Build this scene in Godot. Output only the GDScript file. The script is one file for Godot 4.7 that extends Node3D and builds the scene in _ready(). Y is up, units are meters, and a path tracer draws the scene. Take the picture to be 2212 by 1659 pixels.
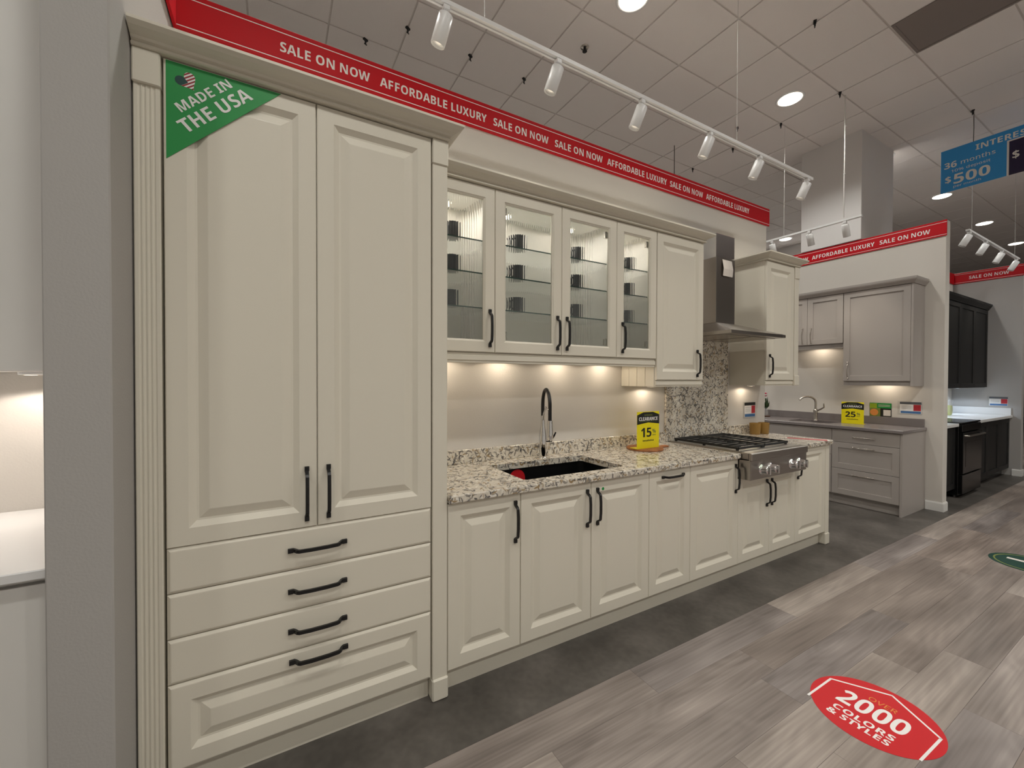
extends Node3D

# Kitchen showroom. x runs along the cream cabinets, z comes out towards the aisle, y is up; metres.
# z = 0 is the plane of the cream cabinet doors.

var M := {}
var names := {}
var rng := RandomNumberGenerator.new()
var bold: SystemFont
var plainfont: SystemFont
var CAM := Vector3(0, 1.44, 1.757)
var C_R: Vector3
var C_U: Vector3
var C_F: Vector3

const CEIL := 4.54
const WZ := -0.63      # face of the wall behind the cream cabinets
const UZ := -0.285     # door faces of the cream wall cabinets

# ------------------------------------------------------------------ nodes
func numbered(called: String) -> String:
	var n: int = names.get(called, 0)
	names[called] = n + 1
	return called if n == 0 else "%s_%03d" % [called, n]

func thing(called: String, label: String, category: String, at := Vector3.ZERO, turn := 0.0, group := "") -> Node3D:
	var o := Node3D.new()
	o.name = numbered(called)
	add_child(o)
	o.position = at
	o.rotation.y = turn
	tag(o, label, category, group)
	return o

func tag(o: Node, label: String, category: String, group := "") -> void:
	o.set_meta("label", label)
	o.set_meta("category", category)
	if group:
		o.set_meta("group", group)

func part(p: Node, called: String, what, mat: Material, at := Vector3.ZERO, lab := "") -> MeshInstance3D:
	var o := MeshInstance3D.new()
	o.name = called
	o.mesh = what.commit() if what is SurfaceTool else what
	o.material_override = mat
	p.add_child(o, true)
	o.position = at
	if lab:
		o.set_meta("label", lab)
	return o

func single(called: String, what, mat: Material, label: String, category: String, at := Vector3.ZERO, group := "") -> MeshInstance3D:
	var o := part(self, numbered(called), what, mat, at)
	tag(o, label, category, group)
	return o

func struct(called: String, what, mat: Material, label: String, category: String) -> MeshInstance3D:
	var o := single(called, what, mat, label, category)
	o.set_meta("kind", "structure")
	return o

# ------------------------------------------------------------------ shapes
func mb() -> SurfaceTool:
	var st := SurfaceTool.new()
	st.begin(Mesh.PRIMITIVE_TRIANGLES)
	return st

func tri(st: SurfaceTool, a: Vector3, b: Vector3, c: Vector3, n: Vector3) -> void:
	if (b - a).cross(c - a).dot(n) > 0.0:
		var t := b
		b = c
		c = t
	for v in [a, b, c]:
		st.set_normal(n)
		st.add_vertex(v)

func tri3(st: SurfaceTool, a: Vector3, b: Vector3, c: Vector3, na: Vector3, nb: Vector3, nc: Vector3) -> void:
	if (b - a).cross(c - a).dot(na + nb + nc) > 0.0:
		var t := b
		b = c
		c = t
		t = nb
		nb = nc
		nc = t
	st.set_normal(na)
	st.add_vertex(a)
	st.set_normal(nb)
	st.add_vertex(b)
	st.set_normal(nc)
	st.add_vertex(c)

func quad(st: SurfaceTool, a: Vector3, b: Vector3, c: Vector3, d: Vector3, hint: Vector3) -> void:
	var n := (c - a).cross(d - b)
	if n.length() < 1e-12:
		return
	n = n.normalized()
	if n.dot(hint) < 0.0:
		n = -n
	tri(st, a, b, c, n)
	tri(st, a, c, d, n)

func quad4(st: SurfaceTool, a: Vector3, b: Vector3, c: Vector3, d: Vector3, na: Vector3, nb: Vector3, nc: Vector3, nd: Vector3) -> void:
	tri3(st, a, b, c, na, nb, nc)
	tri3(st, a, c, d, na, nc, nd)

func cbox(st: SurfaceTool, lo: Vector3, hi: Vector3, ch := 0.002) -> SurfaceTool:
	var c := (lo + hi) * 0.5
	var h := (hi - lo) * 0.5
	ch = minf(ch, minf(h.x, minf(h.y, h.z)) * 0.6)
	if ch <= 0.0:
		ch = 0.0
	for ax in 3:
		var u := (ax + 1) % 3
		var v := (ax + 2) % 3
		for s in [-1.0, 1.0]:
			var n := Vector3.ZERO
			n[ax] = s
			var q := []
			for k in [[-1, -1], [1, -1], [1, 1], [-1, 1]]:
				var p := Vector3.ZERO
				p[ax] = s * h[ax]
				p[u] = k[0] * (h[u] - ch)
				p[v] = k[1] * (h[v] - ch)
				q.append(c + p)
			quad(st, q[0], q[1], q[2], q[3], n)
		if ch > 0.0:
			for su in [-1.0, 1.0]:
				for sv in [-1.0, 1.0]:
					var n2 := Vector3.ZERO
					n2[u] = su
					n2[v] = sv
					var q2 := []
					for k in [[-1, 0], [1, 0], [1, 1], [-1, 1]]:
						var p2 := Vector3.ZERO
						p2[ax] = k[0] * (h[ax] - ch)
						p2[u] = su * (h[u] - (ch if k[1] == 1 else 0.0))
						p2[v] = sv * (h[v] - (0.0 if k[1] == 1 else ch))
						q2.append(c + p2)
					quad(st, q2[0], q2[1], q2[2], q2[3], n2)
	if ch > 0.0:
		for sx in [-1.0, 1.0]:
			for sy in [-1.0, 1.0]:
				for sz in [-1.0, 1.0]:
					var s3 := Vector3(sx, sy, sz)
					tri(st, c + s3 * Vector3(h.x, h.y - ch, h.z - ch), c + s3 * Vector3(h.x - ch, h.y, h.z - ch), c + s3 * Vector3(h.x - ch, h.y - ch, h.z), s3.normalized())
	return st

func box(x0: float, x1: float, y0: float, y1: float, z0: float, z1: float, ch := 0.002) -> SurfaceTool:
	return cbox(mb(), Vector3(x0, y0, z0), Vector3(x1, y1, z1), ch)

# a front made of nested rectangles; rings = [[inset, z], ...]; open leaves a hole through the middle
func panel(w: float, h: float, th: float, rings: Array, open := false) -> SurfaceTool:
	var st := mb()
	var ring := func(i: float, z: float) -> Array:
		return [Vector3(i, i, z), Vector3(w - i, i, z), Vector3(w - i, h - i, z), Vector3(i, h - i, z)]
	var all := []
	for r in rings:
		all.append(ring.call(r[0], r[1]))
	var back: Array = ring.call(0.0, -th)
	for k in 4:
		var m := (k + 1) % 4
		quad(st, all[0][k], all[0][m], back[m], back[k], [Vector3.DOWN, Vector3.RIGHT, Vector3.UP, Vector3.LEFT][k])
	for i in all.size() - 1:
		for k in 4:
			var m := (k + 1) % 4
			var hint := Vector3(0, 0, 1)
			if is_equal_approx(rings[i][0], rings[i + 1][0]):
				hint = [Vector3.UP, Vector3.LEFT, Vector3.DOWN, Vector3.RIGHT][k]
			quad(st, all[i][k], all[i][m], all[i + 1][m], all[i + 1][k], hint)
	var last: Array = all[all.size() - 1]
	if open:
		var inner: Array = ring.call(rings[rings.size() - 1][0], -th)
		for k in 4:
			var m := (k + 1) % 4
			quad(st, last[k], last[m], inner[m], inner[k], [Vector3.UP, Vector3.LEFT, Vector3.DOWN, Vector3.RIGHT][k])
			quad(st, back[k], back[m], inner[m], inner[k], Vector3(0, 0, -1))
	else:
		quad(st, last[0], last[1], last[2], last[3], Vector3(0, 0, 1))
		quad(st, back[0], back[1], back[2], back[3], Vector3(0, 0, -1))
	return st

const RAISED := [[0.0, -0.0035], [0.003, 0.0], [0.060, 0.0], [0.063, -0.002], [0.080, -0.013], [0.087, -0.0135], [0.116, -0.003], [0.119, -0.0025]]
const SLAB := [[0.0, -0.007], [0.009, -0.0005], [0.012, 0.0]]
const SHAKER := [[0.0, -0.0015], [0.0015, 0.0], [0.062, 0.0], [0.0635, -0.009]]
const GLASSED := [[0.0, -0.0035], [0.003, 0.0], [0.058, 0.0], [0.061, -0.003], [0.069, -0.008]]

func lathe(st: SurfaceTool, prof: Array, seg := 24, c := Vector3.ZERO, axis := Vector3.UP) -> SurfaceTool:
	var b := Basis.IDENTITY
	if not axis.is_equal_approx(Vector3.UP):
		b = Basis(Quaternion(Vector3.UP, axis.normalized()))
	var ns := []
	for i in prof.size():
		var d := Vector2.ZERO
		if i > 0:
			d += (prof[i] - prof[i - 1]).normalized()
		if i < prof.size() - 1:
			d += (prof[i + 1] - prof[i]).normalized()
		ns.append(Vector2(d.y, -d.x).normalized())
	for i in prof.size() - 1:
		var p: Vector2 = prof[i]
		var q: Vector2 = prof[i + 1]
		if p.distance_to(q) < 1e-6:
			continue
		var fn := Vector2(q.y - p.y, p.x - q.x).normalized()
		var n0: Vector2 = ns[i]
		var n1: Vector2 = ns[i + 1]
		if n0.dot(fn) < 0.8:
			n0 = fn
		if n1.dot(fn) < 0.8:
			n1 = fn
		for k in seg:
			var a0 := TAU * k / seg
			var a1 := TAU * (k + 1) / seg
			var e0 := Vector3(cos(a0), 0, sin(a0))
			var e1 := Vector3(cos(a1), 0, sin(a1))
			var A := c + b * (e0 * p.x + Vector3.UP * p.y)
			var B := c + b * (e1 * p.x + Vector3.UP * p.y)
			var C := c + b * (e1 * q.x + Vector3.UP * q.y)
			var D := c + b * (e0 * q.x + Vector3.UP * q.y)
			var nA := b * (e0 * n0.x + Vector3.UP * n0.y)
			var nB := b * (e1 * n0.x + Vector3.UP * n0.y)
			var nC := b * (e1 * n1.x + Vector3.UP * n1.y)
			var nD := b * (e0 * n1.x + Vector3.UP * n1.y)
			if p.x > 1e-6:
				tri3(st, A, B, C, nA, nB, nC)
			if q.x > 1e-6:
				tri3(st, A, C, D, nA, nC, nD)
	return st

func tube(st: SurfaceTool, pts: Array, r: float, seg := 10, r_end := -1.0) -> SurfaceTool:
	if r_end < 0.0:
		r_end = r
	var n := pts.size()
	var side := Vector3.ZERO
	var rings := []
	for i in n:
		var d: Vector3 = (pts[mini(i + 1, n - 1)] - pts[maxi(i - 1, 0)]).normalized()
		if i == 0:
			side = d.cross(Vector3.UP if absf(d.y) < 0.9 else Vector3.RIGHT).normalized()
		else:
			side = (side - d * side.dot(d)).normalized()
		var up := d.cross(side)
		var rr := lerpf(r, r_end, float(i) / (n - 1))
		var ring := []
		for k in seg:
			var a := TAU * k / seg
			var e := side * cos(a) + up * sin(a)
			ring.append([pts[i] + e * rr, e])
		rings.append(ring)
	for i in n - 1:
		for k in seg:
			var m := (k + 1) % seg
			quad4(st, rings[i][k][0], rings[i][m][0], rings[i + 1][m][0], rings[i + 1][k][0], rings[i][k][1], rings[i][m][1], rings[i + 1][m][1], rings[i + 1][k][1])
	for e in [0, n - 1]:
		var d2: Vector3 = (pts[0] - pts[1]).normalized() if e == 0 else (pts[n - 1] - pts[n - 2]).normalized()
		for k in seg:
			tri(st, pts[e], rings[e][k][0], rings[e][(k + 1) % seg][0], d2)
	return st

# flat polygon pushed along z from z0 to z1
func prism(st: SurfaceTool, poly: PackedVector2Array, z0: float, z1: float, xf := Transform3D.IDENTITY) -> SurfaceTool:
	var idx := Geometry2D.triangulate_polygon(poly)
	var cw := Geometry2D.is_polygon_clockwise(poly)
	for e in [[z0, -1.0], [z1, 1.0]]:
		var nn: Vector3 = xf.basis * Vector3(0, 0, e[1])
		for t in idx.size() / 3:
			var q := []
			for k in 3:
				var p: Vector2 = poly[idx[t * 3 + k]]
				q.append(xf * Vector3(p.x, p.y, e[0]))
			tri(st, q[0], q[1], q[2], nn.normalized())
	for i in poly.size():
		var a := poly[i]
		var b := poly[(i + 1) % poly.size()]
		var o := Vector2(b.y - a.y, a.x - b.x)
		if cw:
			o = -o
		var hint := xf.basis * Vector3(o.x, o.y, 0)
		quad(st, xf * Vector3(a.x, a.y, z0), xf * Vector3(b.x, b.y, z0), xf * Vector3(b.x, b.y, z1), xf * Vector3(a.x, a.y, z1), hint)
	return st

func circle_poly(r: float, seg := 40, c := Vector2.ZERO, ry := -1.0) -> PackedVector2Array:
	var p := PackedVector2Array()
	for k in seg:
		var a := TAU * k / seg
		p.append(c + Vector2(cos(a) * r, sin(a) * (r if ry < 0.0 else ry)))
	return p

# a moulding: profile [out, y] carried along a path in the floor plan (outward side is on the right of travel)
func mould(st: SurfaceTool, path: Array, prof: Array) -> SurfaceTool:
	var n := path.size()
	var outs := []
	for i in n:
		var acc := Vector2.ZERO
		var nrm := []
		if i > 0:
			var d: Vector2 = (path[i] - path[i - 1]).normalized()
			nrm.append(Vector2(d.y, -d.x))
		if i < n - 1:
			var d2: Vector2 = (path[i + 1] - path[i]).normalized()
			nrm.append(Vector2(d2.y, -d2.x))
		for v in nrm:
			acc += v
		acc = acc.normalized()
		outs.append(acc / acc.dot(nrm[0]))
	var P := func(i: int, k: int) -> Vector3:
		var q: Vector2 = path[i] + outs[i] * prof[k][0]
		return Vector3(q.x, prof[k][1], q.y)
	var m := prof.size()
	for i in n - 1:
		var dseg: Vector2 = (path[i + 1] - path[i]).normalized()
		var o2 := Vector2(dseg.y, -dseg.x)
		for k in m:
			var k2 := (k + 1) % m
			var dy: float = prof[k2][1] - prof[k][1]
			var dout: float = prof[k2][0] - prof[k][0]
			var hint := Vector3(o2.x, 0, o2.y) * dy + Vector3.UP * (-dout)
			quad(st, P.call(i, k), P.call(i + 1, k), P.call(i + 1, k2), P.call(i, k2), hint)
	for e in [0, n - 1]:
		var poly := PackedVector2Array()
		for k in m:
			poly.append(Vector2(prof[k][0], prof[k][1]))
		var idx := Geometry2D.triangulate_polygon(poly)
		var dd: Vector2 = (path[0] - path[1]) if e == 0 else (path[n - 1] - path[n - 2])
		for t in idx.size() / 3:
			tri(st, P.call(e, idx[t * 3]), P.call(e, idx[t * 3 + 1]), P.call(e, idx[t * 3 + 2]), Vector3(dd.x, 0, dd.y).normalized())
	return st

# black bow pull: local y runs along the handle, z stands off the door; centred
func bow_handle(length: float, standoff := 0.032, wide := 0.0125, thick := 0.009) -> SurfaceTool:
	var st := mb()
	var hl := length * 0.5
	var half := [[-hl, 0.0055], [-hl + 0.017, 0.0055], [-hl + 0.0225, 0.0085], [-hl + 0.027, 0.016], [-hl + 0.031, 0.0235], [-hl + 0.038, 0.0285], [-hl + 0.05, standoff - 0.0025], [-hl + 0.075, standoff]]
	var pts := []
	for p in half:
		pts.append(Vector2(p[0], p[1]))
	for i in range(half.size() - 1, -1, -1):
		pts.append(Vector2(-half[i][0], half[i][1]))
	var n := pts.size()
	var prev := []
	for i in n:
		var d: Vector2 = (pts[mini(i + 1, n - 1)] - pts[maxi(i - 1, 0)]).normalized()
		var nn := Vector2(-d.y, d.x)
		var th := thick
		if i <= 1 or i >= n - 2:
			th = 0.011
		var wd := wide * (1.25 if (i <= 1 or i >= n - 2) else 1.0)
		var a: Vector2 = pts[i] + nn * th * 0.5
		var b: Vector2 = pts[i] - nn * th * 0.5
		var sec := [Vector3(-wd / 2, a.x, a.y), Vector3(wd / 2, a.x, a.y), Vector3(wd / 2, b.x, b.y), Vector3(-wd / 2, b.x, b.y)]
		if prev.size():
			for k in 4:
				var m := (k + 1) % 4
				var hint: Vector3 = [Vector3(0, nn.x, nn.y), Vector3.RIGHT, Vector3(0, -nn.x, -nn.y), Vector3.LEFT][k]
				quad(st, prev[k], prev[m], sec[m], sec[k], hint)
		else:
			quad(st, sec[0], sec[1], sec[2], sec[3], Vector3.DOWN)
		if i == n - 1:
			quad(st, sec[0], sec[1], sec[2], sec[3], Vector3.UP)
		prev = sec
	return st

# slim arched nickel pull with ball ends
func nickel_handle(length: float) -> SurfaceTool:
	var st := mb()
	var pts := []
	for i in 13:
		var t := float(i) / 12.0
		pts.append(Vector3(0, (t - 0.5) * length, 0.006 + 0.022 * sin(PI * t)))
	tube(st, pts, 0.0045, 8)
	for s in [-0.5, 0.5]:
		lathe(st, [Vector2(0.0, -0.007), Vector2(0.006, -0.005), Vector2(0.008, 0.0), Vector2(0.006, 0.005), Vector2(0.0, 0.007)], 10, Vector3(0, s * length, 0.007), Vector3(0, 0, 1))
	return st

func lettering(p: Node, text: String, w: float, h: float, at: Vector3, mat: Material, xf := Basis.IDENTITY, font: Font = null, called := "lettering") -> MeshInstance3D:
	var t := TextMesh.new()
	t.text = text
	t.font = font if font else bold
	t.font_size = 48
	t.pixel_size = 0.01
	t.curve_step = 2.0
	t.depth = 0.02
	var bb := t.get_aabb()
	var o := MeshInstance3D.new()
	o.name = called
	o.mesh = t
	o.material_override = mat
	p.add_child(o, true)
	var sx := w / bb.size.x
	var sy := h / bb.size.y
	var c := bb.get_center()
	var sc := Basis.from_scale(Vector3(sx, sy, 0.05))
	o.transform = Transform3D(xf * sc, at - xf * (sc * Vector3(c.x, c.y, bb.position.z)))
	return o

# ------------------------------------------------------------------ materials
func mat(called: String, col: Color, rough := 0.6, metal := 0.0, spec := 0.5) -> StandardMaterial3D:
	var m := StandardMaterial3D.new()
	m.resource_name = called
	m.albedo_color = col
	m.roughness = rough
	m.metallic = metal
	m.metallic_specular = spec
	M[called] = m
	return m

func rgb(r: int, g: int, b: int) -> Color:
	return Color(r / 255.0, g / 255.0, b / 255.0)

func noise(freq: float, sd: int, oct := 3) -> FastNoiseLite:
	var n := FastNoiseLite.new()
	n.noise_type = FastNoiseLite.TYPE_SIMPLEX_SMOOTH
	n.frequency = freq
	n.seed = sd
	n.fractal_type = FastNoiseLite.FRACTAL_FBM
	n.fractal_octaves = oct
	return n

func seamless(n: FastNoiseLite, u: float, v: float, su: float, sv: float) -> float:
	var e := 0.15
	var val := n.get_noise_2d(u * su, v * sv)
	var wu := smoothstep(1.0 - e, 1.0, u)
	var wv := smoothstep(1.0 - e, 1.0, v)
	if wu > 0.0:
		val = lerpf(val, n.get_noise_2d((u - 1.0) * su, v * sv), wu)
	if wv > 0.0:
		var o := n.get_noise_2d(u * su, (v - 1.0) * sv)
		if wu > 0.0:
			o = lerpf(o, n.get_noise_2d((u - 1.0) * su, (v - 1.0) * sv), wu)
		val = lerpf(val, o, wv)
	return val

func tex(im: Image) -> ImageTexture:
	return ImageTexture.create_from_image(im)

func granite_image() -> Image:
	var s := 1024
	var im := Image.create(s, s, false, Image.FORMAT_RGB8)
	var n1 := noise(0.012, 3, 4)
	var n2 := noise(0.06, 5, 2)
	for y in s:
		for x in s:
			var a := seamless(n1, float(x) / s, float(y) / s, s, s)
			var b := n2.get_noise_2d(x, y)
			var k := 0.5 + 0.5 * a
			im.set_pixel(x, y, Color(0.84 + 0.05 * k + 0.04 * b, 0.81 + 0.05 * k + 0.04 * b, 0.75 + 0.06 * k + 0.04 * b))
	var r := RandomNumberGenerator.new()
	r.seed = 11
	for i in 3000:
		var p := Vector2(r.randf() * s, r.randf() * s)
		var ang := r.randf() * TAU
		var bend := r.randf_range(-0.11, 0.11)
		var len := r.randi_range(10, 40)
		var wd := r.randf_range(2.0, 5.6)
		var tone := r.randf()
		var col := Color(0.37, 0.36, 0.355).lerp(Color(0.62, 0.59, 0.55), tone)
		if r.randf() < 0.22:
			col = Color(0.62, 0.52, 0.38).lerp(Color(0.70, 0.63, 0.52), tone)
		if r.randf() < 0.16:
			col = Color(0.95, 0.93, 0.89)
		for k in len:
			ang += bend + r.randf_range(-0.1, 0.1)
			p += Vector2(cos(ang), sin(ang)) * 1.6
			var ww := wd * sin(PI * (k + 0.7) / (len + 0.4))
			var q := int(ceil(ww))
			for dy in range(-q, q + 1):
				for dx in range(-q, q + 1):
					var dd := sqrt(float(dx * dx + dy * dy))
					if dd <= ww:
						var ix := posmod(int(p.x) + dx, s)
						var iy := posmod(int(p.y) + dy, s)
						im.set_pixel(ix, iy, im.get_pixel(ix, iy).lerp(col, 0.4 if dd > ww - 1.0 else 0.68))
	return im

func wood_image() -> Image:
	# grain runs along u
	var w := 1024
	var h := 512
	var im := Image.create(w, h, false, Image.FORMAT_RGB8)
	var warp := noise(0.004, 21, 3)
	var fine := noise(0.05, 22, 3)
	var broad := noise(0.006, 23, 3)
	for y in h:
		for x in w:
			var u := float(x) / w
			var v := float(y) / h
			var wv := seamless(warp, u, v, 170.0, 1100.0)
			var g := sin((v * 60.0 + wv * 16.0) * TAU * 0.3)
			var f := seamless(fine, u, v, 34.0, 2400.0)
			var b := seamless(broad, u, v, 260.0, 1300.0)
			var k := 0.5 + 0.075 * g * (0.35 + 0.65 * absf(b) * 2.0) + 0.26 * f + 0.55 * b
			k = clampf(k, 0.0, 1.0)
			im.set_pixel(x, y, Color(0.47, 0.442, 0.428).lerp(Color(0.75, 0.722, 0.705), k))
	return im

func mottled_image(c0: Color, c1: Color, sd: int, f1: float, f2: float) -> Image:
	var s := 512
	var im := Image.create(s, s, false, Image.FORMAT_RGB8)
	var a := noise(f1, sd, 4)
	var b := noise(f2, sd + 1, 2)
	for y in s:
		for x in s:
			var u := float(x) / s
			var v := float(y) / s
			var k := clampf(0.5 + 0.75 * seamless(a, u, v, s, s) + 0.22 * seamless(b, u, v, s, s), 0.0, 1.0)
			im.set_pixel(x, y, c0.lerp(c1, k))
	return im

func bump_image(sd: int, f: float, contrast := 1.0) -> Image:
	var s := 256
	var im := Image.create(s, s, false, Image.FORMAT_L8)
	var a := noise(f, sd, 3)
	for y in s:
		for x in s:
			var k := clampf(0.5 + contrast * seamless(a, float(x) / s, float(y) / s, s, s), 0.0, 1.0)
			im.set_pixel(x, y, Color(k, k, k))
	return im

func brushed_image() -> Image:
	var im := Image.create(256, 256, false, Image.FORMAT_L8)
	var a := noise(0.05, 41, 3)
	for y in 256:
		for x in 256:
			var k := clampf(0.5 + 0.5 * seamless(a, x / 256.0, y / 256.0, 10.0, 2500.0), 0.0, 1.0)
			im.set_pixel(x, y, Color(k, k, k))
	return im

func triplanar(m: StandardMaterial3D, per_metre: float, off := Vector3.ZERO) -> void:
	m.uv1_triplanar = true
	m.uv1_world_triplanar = true
	m.uv1_triplanar_sharpness = 8.0
	m.uv1_scale = Vector3.ONE * per_metre
	m.uv1_offset = off

func glow(called: String, col: Color, energy: float) -> StandardMaterial3D:
	var m := mat(called, col, 0.5)
	m.emission_enabled = true
	m.emission = col
	m.emission_energy_multiplier = energy
	return m

func make_materials() -> void:
	mat("cream", rgb(228, 222, 207), 0.42)
	mat("cream_inside", rgb(230, 226, 218), 0.5)
	mat("black", rgb(16, 16, 18), 0.38)
	mat("greige", rgb(170, 163, 158), 0.45)
	mat("charcoal", rgb(15, 15, 16), 0.55)
	mat("soft_black", rgb(11, 11, 12), 0.22)
	mat("white_paint", rgb(232, 230, 226), 0.4)
	mat("white_metal", rgb(238, 238, 238), 0.35)
	mat("baseboard", rgb(236, 235, 232), 0.4)
	mat("white_stone", rgb(236, 236, 236), 0.2)
	mat("grey_stone", rgb(128, 121, 120), 0.25)
	var wall := mat("wall", rgb(216, 211, 204), 0.85)
	var wb := tex(bump_image(61, 0.09))
	wall.heightmap_enabled = true
	wall.heightmap_texture = wb
	wall.heightmap_scale = 0.02
	triplanar(wall, 4.0)
	var gw := mat("grey_wall", rgb(178, 175, 172), 0.85)
	gw.heightmap_enabled = true
	gw.heightmap_texture = wb
	gw.heightmap_scale = 0.02
	triplanar(gw, 4.0)
	var cw := mat("column_grey", rgb(226, 223, 222), 0.85)
	cw.heightmap_enabled = true
	cw.heightmap_texture = wb
	cw.heightmap_scale = 0.02
	triplanar(cw, 4.0)
	var tile := mat("ceiling_tile", rgb(240, 234, 231), 0.95)
	tile.heightmap_enabled = true
	tile.heightmap_texture = tex(bump_image(71, 0.2))
	tile.heightmap_scale = 0.08
	triplanar(tile, 3.0)
	mat("grid_bar", rgb(222, 215, 211), 0.8)
	var gr := mat("granite", Color.WHITE, 0.16)
	gr.albedo_texture = tex(granite_image())
	triplanar(gr, 0.95)
	var wi := tex(wood_image())
	for k in 6:
		var p := mat("plank_%d" % k, [rgb(226, 220, 216), rgb(240, 234, 230), rgb(214, 206, 200), rgb(232, 222, 214), rgb(220, 216, 216), rgb(246, 240, 234)][k], 0.36)
		p.albedo_texture = wi
		triplanar(p, 0.55, Vector3(0.137 * k, 0.0, 0.31 * k))
	var dk := mat("dark_floor", Color.WHITE, 0.42)
	dk.albedo_texture = tex(mottled_image(rgb(74, 70, 66), rgb(106, 101, 96), 31, 0.009, 0.08))
	triplanar(dk, 0.5)
	var brush := tex(brushed_image())
	var ss := mat("steel", rgb(168, 162, 156), 0.28, 1.0)
	ss.heightmap_enabled = true
	ss.heightmap_texture = brush
	ss.heightmap_scale = 0.006
	triplanar(ss, 3.0)
	mat("polished_steel", rgb(200, 200, 202), 0.06, 1.0)
	mat("tray_steel", rgb(214, 212, 208), 0.42, 1.0)
	mat("chrome", rgb(225, 225, 226), 0.05, 1.0)
	mat("nickel", rgb(190, 184, 176), 0.25, 1.0)
	mat("iron", rgb(15, 15, 15), 0.45)
	mat("sink_black", rgb(14, 14, 15), 0.35)
	mat("banner_red", rgb(196, 16, 30), 0.5, 0.0, 0.35)
	mat("print_white", rgb(240, 238, 236), 0.5)
	mat("sign_green", rgb(30, 148, 70), 0.4)
	mat("flag_red", rgb(150, 40, 44), 0.4)
	mat("flag_blue", rgb(16, 66, 62), 0.4)
	mat("sign_blue", rgb(52, 158, 232), 0.4)
	mat("sign_violet", rgb(34, 24, 66), 0.4)
	mat("yellow", rgb(236, 220, 8), 0.4)
	mat("print_black", rgb(22, 24, 22), 0.45)
	mat("print_grey", rgb(90, 94, 100), 0.5)
	mat("print_lime", rgb(150, 176, 40), 0.5)
	mat("print_olive", rgb(118, 128, 60), 0.5)
	mat("print_orange", rgb(222, 140, 70), 0.5)
	mat("print_red", rgb(184, 44, 54), 0.5)
	mat("print_blue", rgb(70, 116, 170), 0.5)
	mat("floor_red", rgb(206, 34, 42), 0.32)
	mat("floor_green", rgb(26, 66, 56), 0.32)
	mat("paper", rgb(222, 214, 206), 0.7)
	mat("mug", rgb(34, 40, 48), 0.3)
	mat("amber", rgb(156, 120, 58), 0.35)
	mat("leaf", rgb(40, 62, 24), 0.5)
	mat("petal", rgb(226, 70, 120), 0.5)
	mat("cable_white", rgb(220, 218, 214), 0.5)
	mat("wire", rgb(90, 84, 80), 0.5)
	mat("vent_dark", rgb(138, 128, 124), 0.8)
	mat("brown", rgb(96, 60, 34), 0.5)
	var bd := mat("board_wood", Color.WHITE, 0.45)
	bd.albedo_texture = tex(mottled_image(rgb(140, 84, 44), rgb(186, 122, 72), 91, 0.02, 0.1))
	triplanar(bd, 2.0)
	var lam := mat("lime_drink", Color(0.72, 0.74, 0.45), 0.3)
	lam.resource_name = "lime_drink"
	# glass
	var g := mat("reeded_glass", Color(0.96, 0.98, 0.97, 0.02), 0.02)
	g.transparency = BaseMaterial3D.TRANSPARENCY_ALPHA
	g.refraction_enabled = true
	g.refraction_scale = 0.05
	var gs := mat("shelf_glass", Color(0.80, 0.86, 0.85, 0.13), 0.02)
	gs.transparency = BaseMaterial3D.TRANSPARENCY_ALPHA
	var ac := mat("acrylic", Color(0.96, 0.97, 0.97, 0.06), 0.05)
	ac.transparency = BaseMaterial3D.TRANSPARENCY_ALPHA
	mat("shelf_edge", rgb(24, 74, 66), 0.15)
	glow("lamp_glow", Color(1.0, 0.95, 0.87), 7.0)
	glow("puck_glow", Color(1.0, 0.90, 0.76), 5.0)
	glow("cool_glow", Color(0.88, 0.94, 1.0), 5.0)
	glow("spot_glow", Color(1.0, 0.96, 0.90), 0.45)

# ------------------------------------------------------------------ lights
func spot(p: Node, at: Vector3, towards: Vector3, energy: float, col: Color, angle: float, size := 0.02, blend := 0.5) -> SpotLight3D:
	var l := SpotLight3D.new()
	l.name = "light"
	p.add_child(l, true)
	l.position = at
	var d := towards.normalized()
	l.basis = Basis.looking_at(d, Vector3.UP if absf(d.y) < 0.95 else Vector3.RIGHT)
	l.light_energy = energy
	l.light_color = col
	l.spot_angle = angle
	l.spot_angle_attenuation = blend
	l.spot_range = 40.0
	l.spot_attenuation = 2.0
	l.light_size = size
	l.shadow_enabled = true
	return l

func downlight(x: float, z: float, label := "round recessed ceiling downlight glowing white over the aisles") -> void:
	var t := thing("ceiling_downlight", label, "light", Vector3(x, CEIL, z), 0.0, "recessed downlights in the tiled ceiling")
	part(t, "trim_ring", lathe(mb(), [Vector2(0.112, -0.001), Vector2(0.116, -0.008), Vector2(0.134, -0.007), Vector2(0.138, 0.0)], 32), M.white_metal)
	part(t, "lens", lathe(mb(), [Vector2(0.113, -0.003), Vector2(0.105, -0.012), Vector2(0.06, -0.018), Vector2(0.0, -0.02)], 32), M.lamp_glow)
	spot(t, Vector3(0, -0.03, 0), Vector3.DOWN, LAMP, Color(1.0, 0.995, 0.968), 70.0, 0.11, 0.5)

const LAMP := 3.0

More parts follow.
